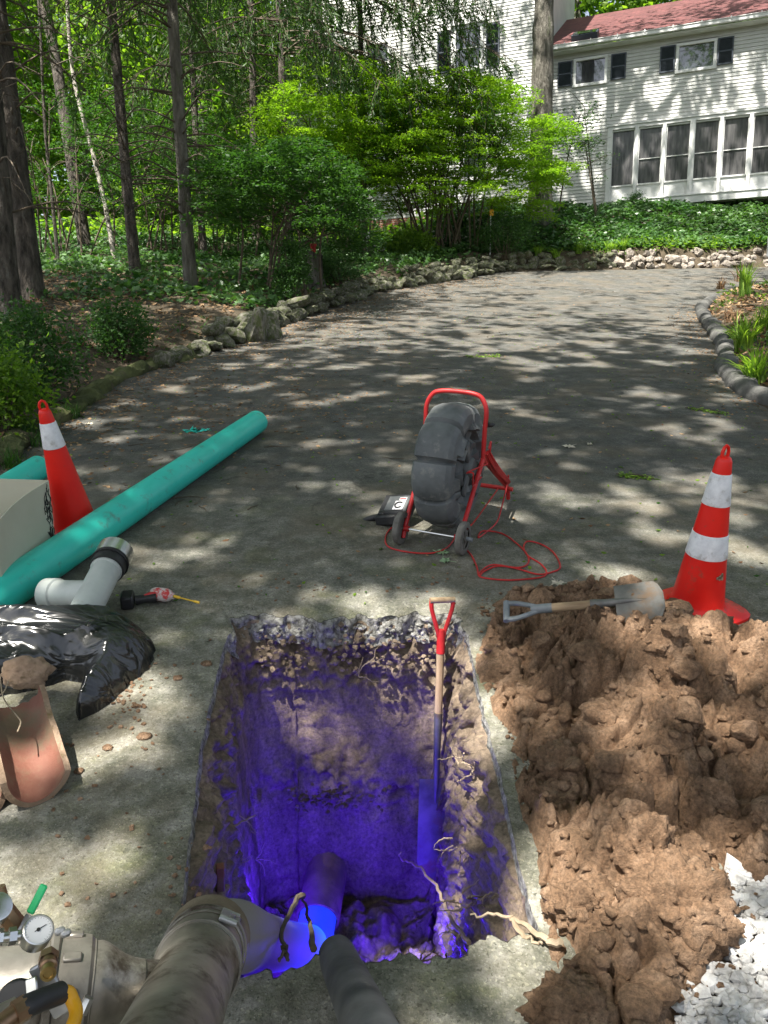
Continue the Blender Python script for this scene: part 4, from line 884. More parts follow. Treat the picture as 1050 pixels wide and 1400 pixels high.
for i in range(10):
    an = i*2*PI/10+.2; n_ = Rb @ Vector((math.cos(an), math.sin(an), 0)); k = MB(); RR = Matrix((Rb @ Vector((-math.sin(an), math.cos(an), 0)), Rb @ Vector((0, 0, 1)), n_)).transposed()
    k.box(s0+bd2*.088+n_*.078, (.014, .026, .007), RR, .002); k.build('coupling_lug', 'alu', t)
# drum housing to the left of the coupling
h0 = s0+bd2*.12; k = MB(); k.lathe([(.0, 0), (.070, 0), (.072, .006), (.072, .02), (.064, .03), (.062, .24), (0, .24)], 48, axis_R(bd2), h0); k.build('pressure_housing', 'alu', t)
k = MB()
fp = PZ(70, 1345, 1.0)-O_; R_ = Matrix((sd, d, up)).transposed()
def facing_R(p): z = (Vector((0, 0, HC))-(p+O_)).normalized(); x = Vector((0, 0, 1)).cross(z).normalized(); return Matrix((x, z.cross(x), z)).transposed()
# scuffed plate with brass plug
pp = PZ(70, 1352, .97)-O_; Rp = facing_R(pp) @ Euler((.3, -.5, .1)).to_matrix(); k.box(pp, (.026, .07, .008), Rp, .002); k.build('mounting_plate', 'alu_light', t)
bp = PZ(66, 1330, .95)-O_; Rg = facing_R(bp) @ Euler((.55, -.15, 0)).to_matrix()
k = MB(); k.lathe([(.010, -.035), (.0105, -.012), (.0085, -.010), (.0085, -.002), (.0075, 0)], 20, Rg, bp); k.lathe([(.0125, -.036), (.0125, -.022)], 6, Rg, bp); k.build('plug_stem', 'copper', t)
k = MB(); k.lathe([(.0095, -.006), (.0095, .003), (.006, .0035), (.0055, .0015), (0, .0015)], 20, Rg, bp); k.build('plug_cap', 'brass', t)
# gauge
gp = PZ(52, 1272, .93)-O_; Rg = facing_R(gp) @ Euler((-.42, .12, -.5)).to_matrix(); gr = .0185
k = MB(); k.lathe([(gr, -.018), (gr, .0), (gr-.0005, .003), (gr-.002, .004), (gr-.003, .0015)], 32, Rg, gp); k.lathe([(gr, -.018), (.0, -.02)], 32, Rg, gp); g = k.build('pressure_gauge', 'steel', t)
k = MB(); k.lathe([(gr-.0028, .0016), (0, .0016)], 32, Rg, gp); k.build('dial', 'sticker', g)
k = MB()
for i in range(21):
    an = -.75*PI/1+i*1.5*PI/20+PI/2; rr_ = gr-.0045; c_ = Vector((math.cos(an)*rr_, math.sin(an)*rr_, .0021)); k.box(gp+Rg @ c_, (.0018 if i % 5 == 0 else .0011, .0003, .0003), Rg @ Matrix.Rotation(an, 3, 'Z'))
k.box(gp+Rg @ Vector((.002, .002, .0025)), (.015, .0008, .0004), Rg @ Matrix.Rotation(.7, 3, 'Z')); k.lathe([(.0022, .002), (.0022, .003), (0, .003)], 10, Rg, gp); k.build('needle_and_marks', 'ink', g)
st = gp+Rg @ Vector((0, -gr, -.01)); k = MB(); k.tube([gp+Rg @ Vector((-.015, -.002, -.012)), gp+Rg @ Vector((-.045, -.008, -.014))], .0065, 12)
k.tube([gp+Rg @ Vector((-.022, -.003, -.012)), gp+Rg @ Vector((-.030, -.005, -.012))], .010, 6); k.tube([gp+Rg @ Vector((-.036, -.006, -.012)), gp+Rg @ Vector((-.07, -.012, -.014))], .0095, 6); k.build('gauge_fitting', 'steel', t)
# ball valve with green lever
va = PZ(34, 1262, .95)-O_; vb = PZ(58, 1215, .97)-O_; vd = (vb-va).normalized(); Rv = axis_R(vd)
k = MB(); k.box((va+vb)/2+vd*.008, (.012, .004, (vb-va).length*.85), Rv, .0018); k.build('valve_lever', 'green', t)
k = MB(); k.box((va+vb)/2+vd*.008+Rv @ Vector((0, -.0022, 0)), (.005, .0008, (vb-va).length*.5), Rv); k.box(va, (.010, .0025, .02), Rv, .001); k.build('lever_print', 'alu_light', t)
k = MB(); k.tube([PZ(28, 1275, .96)-O_, PZ(4, 1245, .95)-O_], .013, 8); k.tube([PZ(4, 1250, .95)-O_, PZ(-6, 1215, .95)-O_], .0115, 12); k.build('valve_body', 'copper', t)
gp2 = PZ(-4, 1240, .92)-O_; k = MB(); Rg2 = facing_R(gp2) @ Euler((-.3, .3, 0)).to_matrix(); k.lathe([(.0, -.02), (.017, -.018), (.017, .002), (.015, .003), (0, .003)], 28, Rg2, gp2); k.build('second_gauge', 'steel', t)
# black cam fitting
cp = PZ(20, 1368, .93)-O_; Rc = facing_R(cp) @ Euler((-.2, -.3, 0)).to_matrix()
k = MB(); k.lathe([(.0, .0), (.021, .0), (.024, -.004), (.024, -.016), (.018, -.02), (.018, -.05)], 28, Rc, cp+Rc @ Vector((.0, .0, .0))); k.build('cam_cap', 'rubber', t)
k = MB(); k.lathe([(.0, .012), (.012, .012), (.014, .006), (.015, 0)], 20, Rc, cp+Rc @ Vector((-.018, -.01, 0))); k.tube([PZ(-10, 1392, .9)-O_, PZ(22, 1376, .92)-O_], .011, 12); k.build('air_inlet', 'alu', t)
k = MB(); k.box(cp+Rc @ Vector((.022, .006, .002)), (.014, .018, .006), Rc @ Euler((0, 0, -.1)).to_matrix(), .0015); k.build('cam_lever', 'steel', t)
# hose with copper ferrule and black sleeve, yellow hose bend
h = [PZ(-14, 1412, .83)-O_, PZ(28, 1380, .86)-O_, PZ(50, 1370, .87)-O_, PZ(84, 1357, .90)-O_]
k = MB(); k.tube([h[0], h[1]], .0105, 14); k.tube([h[0].lerp(h[1], .8), h[1].lerp(h[2], .4)], .0135, 8); k.build('hose_ferrule', 'copper', t)
k = MB(); k.tube(smoothpath([h[1].lerp(h[2], .2), h[2], h[3]], 5), .0125, 16); k.build('hose_sleeve', 'rubber', t)
k = MB(); k.tube(smoothpath([h[2].lerp(h[3], .5), h[3]+Vector((.006, 0, .001)), PZ(99, 1368, .90)-O_, PZ(104, 1386, .89)-O_, PZ(96, 1410, .87)-O_, PZ(85, 1430, .86)-O_], 7), .0078, 14); k.build('yellow_hose', 'yellow', t)
# rim clips of the housing
for px, py in ((82, 1273), (90, 1276)): k = MB(); c_ = PZ(px, py, 1.04)-O_; k.box(c_, (.014, .010, .02), facing_R(c_), .003); k.build('rim_clip', 'alu_light', t)
k = MB(); c_ = PZ(112, 1386, 1.0)-O_; k.tube([c_, c_+bd2*.0+up*.02], .007, 6); k.build('rim_bolt', 'steel', t)

# canvas liner tube running down into the pit, then the lit liner entering the old pipe
ringc = PZ(424, 1291, 3.17)
path = smoothpath([cA-d*.02, cA+d*.045, PZ(318, 1280, 1.66), PZ(350, 1288, 1.98), PZ(388, 1292, 2.5), ringc], 9); n = len(path)
k = MB(); rs = [(.072 if i < 8 else .072+.001*min(1, (i-8)/10)) for i in range(n)]; k.tube(path, rs, 40, cap=False)
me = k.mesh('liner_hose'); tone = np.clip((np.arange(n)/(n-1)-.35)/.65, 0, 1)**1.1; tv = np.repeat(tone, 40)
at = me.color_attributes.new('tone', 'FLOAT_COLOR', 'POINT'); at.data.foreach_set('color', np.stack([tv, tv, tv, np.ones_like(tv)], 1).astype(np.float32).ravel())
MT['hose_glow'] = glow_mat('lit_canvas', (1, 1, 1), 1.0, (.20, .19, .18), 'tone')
t = thing('liner_hose', 'grey canvas liner hose running from the clamp into the pit and lit blue from inside', 'hose')
o = bpy.data.objects.new('hose_wall', me); link(o, 'hose_glow', t)
k = MB(); fp_ = smoothpath([cA-d*.03, cA+d*.06, cA+d*.085], 4); k.tube(fp_, [.0745, .075, .0755, .076, .077, .0785, .080, .081, .082][:len(fp_)], 40, cap=False); k.build('folded_cuff', mat('brown_canvas', (.10, .075, .05), (.20, .16, .11), 12, .8, 40, .006, .7), t)
dr = (ringc-path[-4]).normalized()
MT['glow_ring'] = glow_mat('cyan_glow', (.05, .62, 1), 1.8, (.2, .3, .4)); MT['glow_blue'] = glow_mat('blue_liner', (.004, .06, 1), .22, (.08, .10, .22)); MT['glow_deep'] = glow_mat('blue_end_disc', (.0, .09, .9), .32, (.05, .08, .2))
Rr = axis_R(dr); k = MB(); k.tube([ringc+Rr @ Vector((math.cos(a_)*.076, math.sin(a_)*.076, .004)) for a_ in np.linspace(0, 2*PI, 40, endpoint=False)], .006, 8, closed=True); k.build('glowing_rim', 'glow_ring', t)
k = MB(); k.lathe([(.076, .003), (.05, .02), (0, .026)], 40, Rr, ringc); k.build('lit_end', 'glow_deep', t)
pA = Vector((-.255, 2.74, -1.175)); pB = Vector((-.283, 2.44, -1.19)); dd = (pB-pA).normalized()
k = MB(); q0 = pB-dd*.06; q1 = pB+dd*.17; k.tube(smoothpath([q0, pB+dd*.03, pB+dd*.10, ringc+Vector((.02, .045, .0)), ringc+Vector((-.0, -.0, 0))], 6), .079, 36, cap=False); k.build('lit_liner', 'glow_blue', t)
near(t)
pp = thing('clay_sewer_pipe', 'old brown clay pipe coming out of the back wall at the trench bottom', 'pipe', (0, 0, 0))
k = MB(); Rk = axis_R(dd); Lk = (pB-pA).length+.12; k.lathe([(.092, 0), (.092, Lk-.1), (.094, Lk-.02), (.0925, Lk), (.083, Lk), (.083, Lk-.15)], 40, Rk, pA-dd*.12); k.build('barrel', 'claypipe', pp)
# blue point lamps added about the open pit, standing in for the lit liner's light
for (loc_, e_, sz_) in (((-.10, 2.20, -1.20), 1.6, .05), ((-.49, 2.26, -1.02), 6.5, .05), ((.17, 2.12, -1.08), 6.0, .06), ((-.3, 1.75, -1.1), 3.0, .06)):
    ld = bpy.data.lights.new('liner_fill_lamp', 'POINT'); ld.energy = e_; ld.color = (.055, .006, 1.0); ld.shadow_soft_size = sz_
    lo = bpy.data.objects.new('liner_fill_lamp', ld); COL.objects.link(lo); lo.matrix_world = M @ Matrix.Translation(loc_)
# grey pipe resting on the near edge
a = PZ(460, 1305, 1.84); b = PZ(520, 1440, 1.17)
t = thing('grey_drain_pipe', 'scuffed dark grey pipe with a rounded closed end on the near trench edge', 'pipe', a, axis_R(b-a)); L = (b-a).length
k = MB(); k.lathe([(0, -.006), (.028, -.006), (.040, .0), (.044, .009), (.045, .03), (.045, L+.3)], 36); k.build('barrel', 'pipegrey', t)
# roots
def roots(label, paths, r0, cat='roots', m='root', name='root'):
    k = MB()
    for pts in paths:
        s = smoothpath(pts, 6); s = [p+Vector((random.uniform(-1, 1), random.uniform(-1, 1), random.uniform(-1, 1)))*r0*.5 for p in s]; k.tube(s, [r0*(1-.75*i/len(s)) for i in range(len(s))], 6)
    o = k.build(name, m); near(o); props(o, label, cat, kind='stuff' if len(paths) > 3 else None); return o
roots('crooked brown root bent like an inverted V in front of the glowing liner', [[P(430, 1296, -.02), PZ(424, 1262, 2.3), PZ(414, 1224, 2.32)], [PZ(414, 1224, 2.32), PZ(404, 1232, 2.25), PZ(388, 1268, 1.95), P(389, 1300, .02), P(381, 1314, .01)], [P(387, 1296, .02), P(397, 1310, .01)]], .0095, m='twig')
roots('long pale root curling up from the right side of the pit floor', [[PZ(640, 1288, 2.35), PZ(612, 1248, 2.75), PZ(596, 1212, 3.0), PZ(570, 1184, 3.1), PZ(548, 1175, 3.05), PZ(547, 1164, 3.0)]], .0085)
roots('thick pale root lying over the near right corner of the trench', [[P(765, 1290, .035), P(742, 1282, .03), P(715, 1262, .02), P(680, 1252, -.02), P(645, 1252, -.05)], [P(700, 1256, .0), P(716, 1278, .0), P(742, 1290, .01)]], .009)
hz = []
rr = random.Random(6)
for (x, y, Zd, n_) in ((690, 940, 2.95, 3), (655, 1040, 2.6, 5), (650, 1150, 2.6, 6), (655, 1230, 2.3, 9), (640, 1290, 2.1, 5), (700, 1230, 2.2, 4)):
    for i in range(n_):
        a_ = rr.uniform(0, 6.28); q = Vector((x+rr.uniform(-14, 14), y+rr.uniform(-14, 14), 0)); pts = []
        for j in range(4): pts.append(PZ(q.x-20, q.y, Zd+rr.uniform(-.03, .03))); a_ += rr.uniform(-.7, .7); q += Vector((math.cos(a_)*11, math.sin(a_)*9, 0))
        hz.append(pts)
roots('tangle of thin root hairs hanging from the right wall of the trench', hz, .0032)
hz = []
for (x, y, Zd, n_) in ((322, 1185, 2.85, 4), (335, 1120, 3.0, 3), (300, 1010, 3.0, 3), (505, 905, 3.25, 3), (490, 925, 3.3, 2), (350, 1175, 3.1, 3), (575, 1315, 2.0, 6)):
    for i in range(n_):
        a_ = rr.uniform(0, 6.28); q = Vector((x, y, 0)); pts = []
        for j in range(4): pts.append(PZ(q.x, q.y, Zd)); a_ += rr.uniform(-.6, .6); q += Vector((math.cos(a_)*10, math.sin(a_)*9, 0))
        hz.append(pts)
roots('fine root hairs poking from the left and back walls of the trench', hz, .0028)
roots('straight pale root stub sticking out of the left wall of the trench', [[PZ(300, 1140, 2.7), PZ(325, 1127, 2.75), PZ(350, 1114, 2.8)]], .007)
q = PZ(301, 1200, 2.25); k = MB(); k.box((0, 0, 0), (.024, .02, .105), Euler((.1, .05, .3)).to_matrix(), .003); o = k.build('wood_splinter', 'terra', None); near(o, q); props(o, 'upright reddish splinter stuck in the left wall of the trench', 'splinter')
# ------------------------------------------------------------------ house (plumb, world frame)
TH = math.radians(-21.4); HO = Vector((5.914, 27.987, 7.755)); HR = Matrix.Rotation(TH, 3, 'Z')
def hthing(name, label, cat):
    o = bpy.data.objects.new(name, None); COL.objects.link(o); props(o, label, cat); o.matrix_world = Matrix.Translation(HO) @ HR.to_4x4(); return o
def siding(parent, s0, s1, h0, h1, y, holes, pitch=.112):
    k = MB(); h = h0
    while h < h1-.02:
        ht = min(h+pitch, h1); segs = [(s0, s1)]
        for (a, b, c, d) in holes:
            if c < (h+ht)/2 < d:
                ns = []
                for x0, x1 in segs:
                    if b <= x0 or a >= x1: ns.append((x0, x1)); continue
                    if a > x0: ns.append((x0, a))
                    if b < x1: ns.append((b, x1))
                segs = ns
        for x0, x1 in segs:
            V = [(x0, y-.022, h), (x1, y-.022, h), (x1, y-.002, ht+.004), (x0, y-.002, ht+.004), (x0, y+.01, h), (x1, y+.01, h)]
            k.add(V, [(0, 1, 2, 3), (0, 4, 5, 1)])
        h += pitch
    o = k.build('siding_boards', 'siding', parent, smooth=False); o['kind'] = 'stuff'; return o
def window(parent, s0, s1, h0, h1, y, fw=.09, glassm='glass', mull=None, name='window'):
    k = MB(); w = s1-s0; h = h1-h0; cx = (s0+s1)/2; cz = (h0+h1)/2; e = .003
    k.box((cx, y-.03, h1-fw/2), (w, .07, fw)); k.box((cx, y-.035, h0+fw/2), (w+.04, .09, fw)); k.box((s0+fw/2, y-.028, cz), (fw-e, .064, h-2*fw)); k.box((s1-fw/2, y-.028, cz), (fw-e, .064, h-2*fw))
    if mull: k.box((cx, y-.02, mull), (w-2*fw, .03, .024))
    f = k.build(name, 'trim', parent, smooth=False)
    k = MB(); k.box((cx, y+.004, cz), (w-2*fw+.01, .008, h-2*fw+.01)); k.build('pane', glassm, f, smooth=False); return f
def shutter(parent, s0, s1, h0, h1, y):
    k = MB(); cx = (s0+s1)/2; w = s1-s0; f = .045
    k.box((cx, y-.045, h1-f/2), (w, .03, f)); k.box((cx, y-.045, h0+f/2), (w, .03, f)); k.box((cx, y-.045, (h0+h1)/2), (w-2*f, .029, f))
    for s in (s0+f/2, s1-f/2): k.box((s, y-.045, (h0+h1)/2), (f, .031, h1-h0-2*f-.004))
    z = h0+f+.02
    while z < h1-f-.01: k.box((cx, y-.043, z), (w-2*f, .006, .036), Euler((.7, 0, 0)).to_matrix()); z += .038
    k.box((cx, y-.026, (h0+h1)/2), (w-.02, .006, h1-h0-.02)); return k.build('shutter', 'shutter', parent, smooth=False)
H1 = hthing('house_wing', 'two storey white clapboard house wing with red roof, skylight and a row of porch windows', 'house')
wins = [(.57, 1.68, 3.98, 4.88), (3.83, 5.04, 3.97, 4.87), (7.1, 8.3, 3.97, 4.87)]
porch = (1.80, 13.2, .08, 2.55)
siding(H1, -.3, 13.2, .10, 5.10, 0, wins+[porch])
k = MB(); k.box((6.45, 3.0, 2.5), (13.4, 5.9, 5.2)); k.build('wall_core', 'siding', H1, smooth=False)
k = MB(); k.box((.75, -.004, -.45), (2.1, .03, 1.05)); k.build('brick_foundation', 'brick', H1, smooth=False)
for a in wins: window(H1, *a, 0, .085)
for s0, s1 in ((.04, .53), (1.79, 2.28), (3.33, 3.80), (5.06, 5.53), (6.6, 7.07)): shutter(H1, s0, s1, 4.05, 4.85, 0)
# porch: header, sill, posts, panels, screens
k = MB(); k.box((7.5, -.07, 2.50), (11.4, .13, .10)); k.box((7.5, -.085, 2.58), (11.44, .17, .05)); k.build('porch_header', 'trim', H1, smooth=False)
k = MB(); k.box((7.5, -.09, .02), (11.44, .18, .22)); k.box((7.5, -.11, .15), (11.5, .20, .03)); k.build('porch_sill', 'trim', H1, smooth=False)
x = 1.83; i = 0
while x < 13:
    k = MB(); wide = .16 if i % 3 == 0 else .11; k.box((x+.04, -.075, 1.31), (wide, .13, 2.28)); k.build('porch_post', 'trim', H1, smooth=False)
    if x+.865 < 13.2:
        k = MB(); k.box((x+.47, -.045, .40), (.74, .03, .46)); k.build('porch_panel', 'trim', H1, smooth=False)
        f = window(H1, x+.09, x+.865-.005, .62, 2.44, -.02, .045, 'screen', 1.45 if i else None, 'porch_window')
    x += .865; i += 1
# roof
def roof(parent, s0, s1, y0, h0, depth, slope, m='roof', over=.35):
    a = math.atan(slope); L = depth/math.cos(a)
    k = MB(); k.box(((s0+s1)/2, L/2, -.06), (s1-s0, L, .10)); o = k.build('roof', m, parent, smooth=False)
    o.matrix_local = Matrix.Translation((0, y0-over, h0)) @ Matrix.Rotation(a, 4, 'X'); return o
rf = roof(H1, -.42, 13.6, 0, 5.28, 4.5, .60)
k = MB(); k.box((6.6, -.38, 5.19), (14.1, .12, .11)); k.box((6.6, -.39, 5.25), (14.1, .14, .02)); k.build('gutter', 'trim', H1, smooth=False)
k = MB(); k.box((6.6, -.16, 5.10), (14.0, .36, .03)); k.build('soffit', 'trim', H1, smooth=False)
for i in range(16): k = MB(); k.box((.3+i*.85, -.455, 5.25), (.03, .02, .09)); k.build('gutter_clip', 'trim', H1, smooth=False)
k = MB(); k.box((.9, .55, .07), (.85, .6, .18)); o = k.build('skylight', 'shutter', rf, smooth=False); k = MB(); k.box((.9, .55, .17), (.75, .5, .02)); k.build('skylight_glass', 'glass', rf, smooth=False)
H2 = hthing('main_house', 'taller white clapboard main house behind the maple shrub', 'house')
w2_ = [(-3.56, -2.48, 4.85, 6.35), (-6.9, -5.9, 4.85, 6.35), (-6.9, -5.8, 1.2, 2.9), (-3.2, -2.2, 1.2, 2.9)]
siding(H2, -10.5, -.36, .14, 10.5, -.45, w2_)
k = MB(); k.box((-5.43, 2.8, 5.2), (10.10, 6.4, 10.6)); k.build('wall_core', 'siding', H2, smooth=False)
k = MB(); k.box((-5.43, -.445, -.9), (10.1, .03, 2.06)); k.build('brick_foundation', 'brick', H2, smooth=False)
k = MB(); k.box((-.41, -.50, 5.2), (.13, .10, 10.5)); k.build('corner_board', 'trim', H2, smooth=False)
for i, a in enumerate(w2_): window(H2, *a, -.45, .11, mull=(a[2]+a[3])/2)
k = MB(); k.box((-3.02, -.53, 6.43), (1.3, .12, .16)); k.build('window_header', 'trim', H2, smooth=False)
for s0, s1 in ((-2.38, -1.90), (-4.14, -3.66)): shutter(H2, s0, s1, 4.9, 6.25, -.45)
roof(H2, -10.9, -.0, -.45, 10.6, 4.2, .6)
# sheds glimpsed in the woods
def shed(px, py, Z, w, h, m, label, name, yaw):
    q = PZ(px, py, Z); t = thing(name, label, 'shed', q, Matrix.Rotation(yaw, 3, 'Z'), plumb=True)
    k = MB(); k.box((0, 1.5, h/2-1), (w, 3, h+2)); k.build('wall', m, t, smooth=False)
    k = MB(); k.add([(-w/2-.3, -.4, h), (w/2+.3, -.4, h), (w/2+.3, 1.5, h+1.1), (-w/2-.3, 1.5, h+1.1), (-w/2-.3, 3.4, h), (w/2+.3, 3.4, h)], [(0, 1, 2, 3), (3, 2, 5, 4), (0, 3, 4), (1, 5, 2)]); k.build('roof', 'shutter', t, smooth=False)
    k = MB(); k.box((w*.25, -.02, h*.45), (.9, .06, 1.0)); k.build('window', 'glass', t, smooth=False)
shed(146, 325, 36, 1.7, 1.5, 'card2', 'grey outbuilding glimpsed between trunks at far left', 'garden_shed', .3)
shed(226, 338, 40, 3.2, 2.2, 'ochre', 'ochre walled outbuilding glimpsed between the two middle spruce trunks', 'ochre_shed', -.1)

# ------------------------------------------------------------------ stone walls and kerb
RM = [rock_mesh('stone', i+3, 2, .8 if i < 5 else .6, .75, .35) for i in range(8)]
def stone_wall(name, label, path, rows, size, m, seed, far=False):
    t = thing(name, label, 'stone wall'); rr = random.Random(seed); ms = [x.copy() for x in RM]
    for x in ms: x.materials.append(MT[m])
    L = [0]; 
    for a, b in zip(path, path[1:]): L.append(L[-1]+(b-a).length)
    cnt = 0
    for row in range(rows):
        s = rr.uniform(0, size)
        while s < L[-1]:
            f = s/L[-1]; sz = size*rr.uniform(.45, 1.45)*(1-.12*row); i = max(j for j in range(len(L)) if L[j] <= s+1e-9); i = min(i, len(path)-2); q = path[i].lerp(path[i+1], (s-L[i])/(L[i+1]-L[i]))
            if rows > 1 and row == rows-1 and rr.random() < .25: s += sz; continue
            nrm = Vector((-(path[i+1]-path[i]).y, (path[i+1]-path[i]).x, 0)).normalized()
            z = float(DZ(q.y))+size*.30+row*size*.58
            o = bpy.data.objects.new('stone', ms[rr.randrange(8)]); COL.objects.link(o); o.parent = t
            p = q+nrm*(row*size*.30+rr.uniform(-.05, .06)); o.location = (p.x, p.y, z+rr.uniform(-.03, .03))
            o.rotation_euler = (rr.uniform(-.35, .35), rr.uniform(-.35, .35), rr.uniform(0, 6.3)); k = sz*.60; o.scale = (k*rr.uniform(.75, 1.45), k*rr.uniform(.7, 1), k*rr.uniform(.55, 1.15)); cnt += 1
            s += sz*.98
    return t
def gp(px, py): p = G(px, py); return Vector((p.x, p.y, 0))
def vpt(v, off): return Vector((interp(v, ULT)-off, v, 0))
stone_wall('fieldstone_edging', 'low mossy fieldstone edging along the left side of the driveway', [vpt(v, .05) for v in (8.9, 9.6, 10.3)], 1, .20, 'stone', 1)
stone_wall('fieldstone_wall', 'rough two course wall of mossy fieldstones along the upper left of the driveway', [vpt(v, .12) for v in (10.2, 11, 12, 13, 14, 15, 16, 17.2, 18.2)], 2, .25, 'stone', 2)
stone_wall('ledge_wall', 'flat stacked ledge stones where the left wall meets the bank', [vpt(v, .15) for v in (18.2, 19, 19.8, 20.4)]+[Vector((u, float(VF(u))+.12, 0)) for u in (3.3, 4.3, 5.4, 6.2)], 3, .25, 'stone', 3)
stone_wall('retaining_wall', 'pale boulder retaining wall below the ivy bank at the top of the driveway', [Vector((u, float(VF(u))+.12, 0)) for u in (6.0, 7, 8, 9, 10, 11, 12, 14)], 3, .27, 'stone2', 4)
# big upright stones at the start of the wall
for (px, py, r, lab) in ((353, 455, .30, 'large leaning mossy slab at the start of the fieldstone wall'), (372, 452, .24, 'second large leaning slab right of the first'), (345, 440, .14, 'round pale stone on top of the wall behind the large slab'), (286, 466, .12, 'small round pale stone left of the large slab'), (274, 462, .11, 'egg shaped pale stone at the left end of the fieldstones')):
    q = P(px, py+14); o = bpy.data.objects.new('boulder', RM[random.randrange(8)].copy()); link(o, 'stone'); near(o, (q.x-.05, q.y+.25, float(DZ(q.y))+r*.55), Euler((.15, .25, random.uniform(0, 6))).to_matrix()); o.scale = (r*.95, r*.55, r*1.15); props(o, lab, 'stone', 'boulders at the start of the wall')
def kerb():
    path = smoothpath([Vector((u, v, 0)) for v, u in [(3.5, 4.35), (5.5, 3.75), (6.77, 3.5), (7.6, 3.5), (8.3, 3.67), (9.0, 3.92), (9.8, 4.25), (11.2, 4.72), (13.05, 5.25), (14.6, 5.8), (15.6, 6.4)]], 9)
    k = MB(); n = len(path); s = 0; rs = []; pp = []
    for i, p in enumerate(path):
        if i: s += (p-path[i-1]).length
        r = .115*(1+.10*math.sin(s*5)+.14*float(vn(np.array([s*3.]), np.array([2.]))))-.03*max(0, 1-abs((s % .95)-.05)/.05); rs.append(r); pp.append(Vector((p.x+.08, p.y, float(DZ(p.y))+.02)))
    k.tube(pp, rs, 18); A_ = np.array(k.v); f_ = fbm(A_[:, 0]*9, A_[:, 1]*9, A_[:, 2]*9, 4, 3)*.05; A_[:, 2] += f_; A_[:, 0] += f_; k.v = [tuple(x) for x in A_]; o = k.build('asphalt_kerb', 'kerb'); near(o); o['kind'] = 'structure'
MT['kerb'] = mat('kerb_asphalt', (.045, .046, .045), (.12, .118, .11), 5, .9, 28, .02, .9, dirt=((.12, .13, .07), .6), dscale=3)
kerb()
# mossy soil lip on the near left
def lip():
    k = MB(); pts = [Vector((interp(v, ULT)-.12+.06*math.sin(v*2.1), v, float(DZ(v))+.0)) for v in np.arange(4.0, 9.6, .05)]
    k.tube(pts, [.115*(1+.2*math.sin(i*.3)+.15*math.sin(i*.8)) for i in range(len(pts))], 16); A_ = np.array(k.v); f_ = fbm(A_[:, 0]*7, A_[:, 1]*7, A_[:, 2]*7, 4, 3)*.12; A_[:, 2] = A_[:, 2]*.8+f_; A_[:, 0] += f_*.8; k.v = [tuple(x) for x in A_]; o = k.build('mossy_border', 'mosslip'); near(o); o['kind'] = 'structure'
MT['mosslip'] = mat('moss_soil', (.04, .05, .015), (.11, .12, .045), 6, .95, 18, .03, 1, dirt=((.09, .07, .045), .55), dscale=4)
lip()

# ------------------------------------------------------------------ trees
def crown_pts(n, c, r, clumps, rng, crad=.8, flat=.6, hollow=.3):
    c = np.array(c, float); r = np.array(r, float); d = rng.normal(size=(clumps, 3)); d /= np.linalg.norm(d, axis=1, keepdims=True)
    cc = c+d*r*(hollow+(1-hollow)*rng.random((clumps, 1))**.5); k = n//clumps
    P_ = np.repeat(cc, k, 0)+rng.normal(size=(clumps*k, 3))*np.array([1, 1, flat])*crad*np.repeat(rng.uniform(.5, 1.1, (clumps, 1)), k, 0)*.55
    return P_, cc, np.repeat(rng.uniform(0, .45, clumps), k)+rng.uniform(0, .55, clumps*k)
def trunk_mesh(k, base, top, r0, r1, n=14, seg=14, wob=.1, seed=0, flare=.5, knots=False):
    pts = []; rs = []; base = Vector(base); top = Vector(top)
    for i in range(n+1):
        t = i/n; p = base.lerp(top, t)+Vector((float(vn(np.array([t*3.+seed]), np.array([.5]))), float(vn(np.array([t*3.+seed]), np.array([9.5]))), 0))*wob*min(1, t*3); pts.append(p); rs.append((r0+(r1-r0)*t)*(1+flare*math.exp(-t*(48 if knots else n*1.2)))*(1+(.07*float(vn(np.array([t*38.+seed]), np.array([3.]))) if knots else 0)))
    k.tube(pts, rs, seg); return pts
# shade canopies (stand outside the frame, their crowns reach over the driveway); crowns shaped for the light, leaves cut along sun rays to set the sun patches
Mi = M.inverted(); Si = (Mi.to_3x3() @ SUN); MiA = np.array(Mi.to_3x3())
def lightness(u, v):                    # share of ground left sunny
    g = lambda a, b, r: np.exp(-((u-a)**2+(v-b)**2)/r)
    L = .34+.17*g(-1.1, 1.9, .9)+.42*g(.6, 16, 20)+.48*g(1.4, 1.9, .9)+.18*g(1.6, 3.4, 1.2)-.12*g(-.3, 6, 6)+.12*g(1.5, 10, 12)
    L = L-.20*ss((-u-2.3)/1.2)*(v < 22)+.20*ss((v-9)/2.5)+.08*ss((v-17)/4)-.14*ss((v-25)/3)
    L = L-.32*g(-.6, 1.8, .07)-.22*g(-.38, 2.25, .10)-.15*g(-1.6, 3.1, .3)+.12*g(1.3, 1.6, .5)
    return np.clip(L, .03, .8)
def dapple(u, v): return .22*fbm(u*1.3, v*1.3, o=2, s=61)+.75*fbm(u*3.9, v*3.9, o=2, s=62)+.3*vn(u*8, v*8, s=63)
_q = RNG.uniform(-20, 20, (2, 40000)); DQ = np.quantile(dapple(_q[0], _q[1]), np.linspace(0, 1, 101))
def thin(pw):
    q = pw@MiA.T; t = q[:, 2]/Si.z; u = q[:, 0]-Si.x*t; v = q[:, 1]-Si.y*t
    return dapple(u, v) < np.interp(1-lightness(u, v), np.linspace(0, 1, 101), DQ)
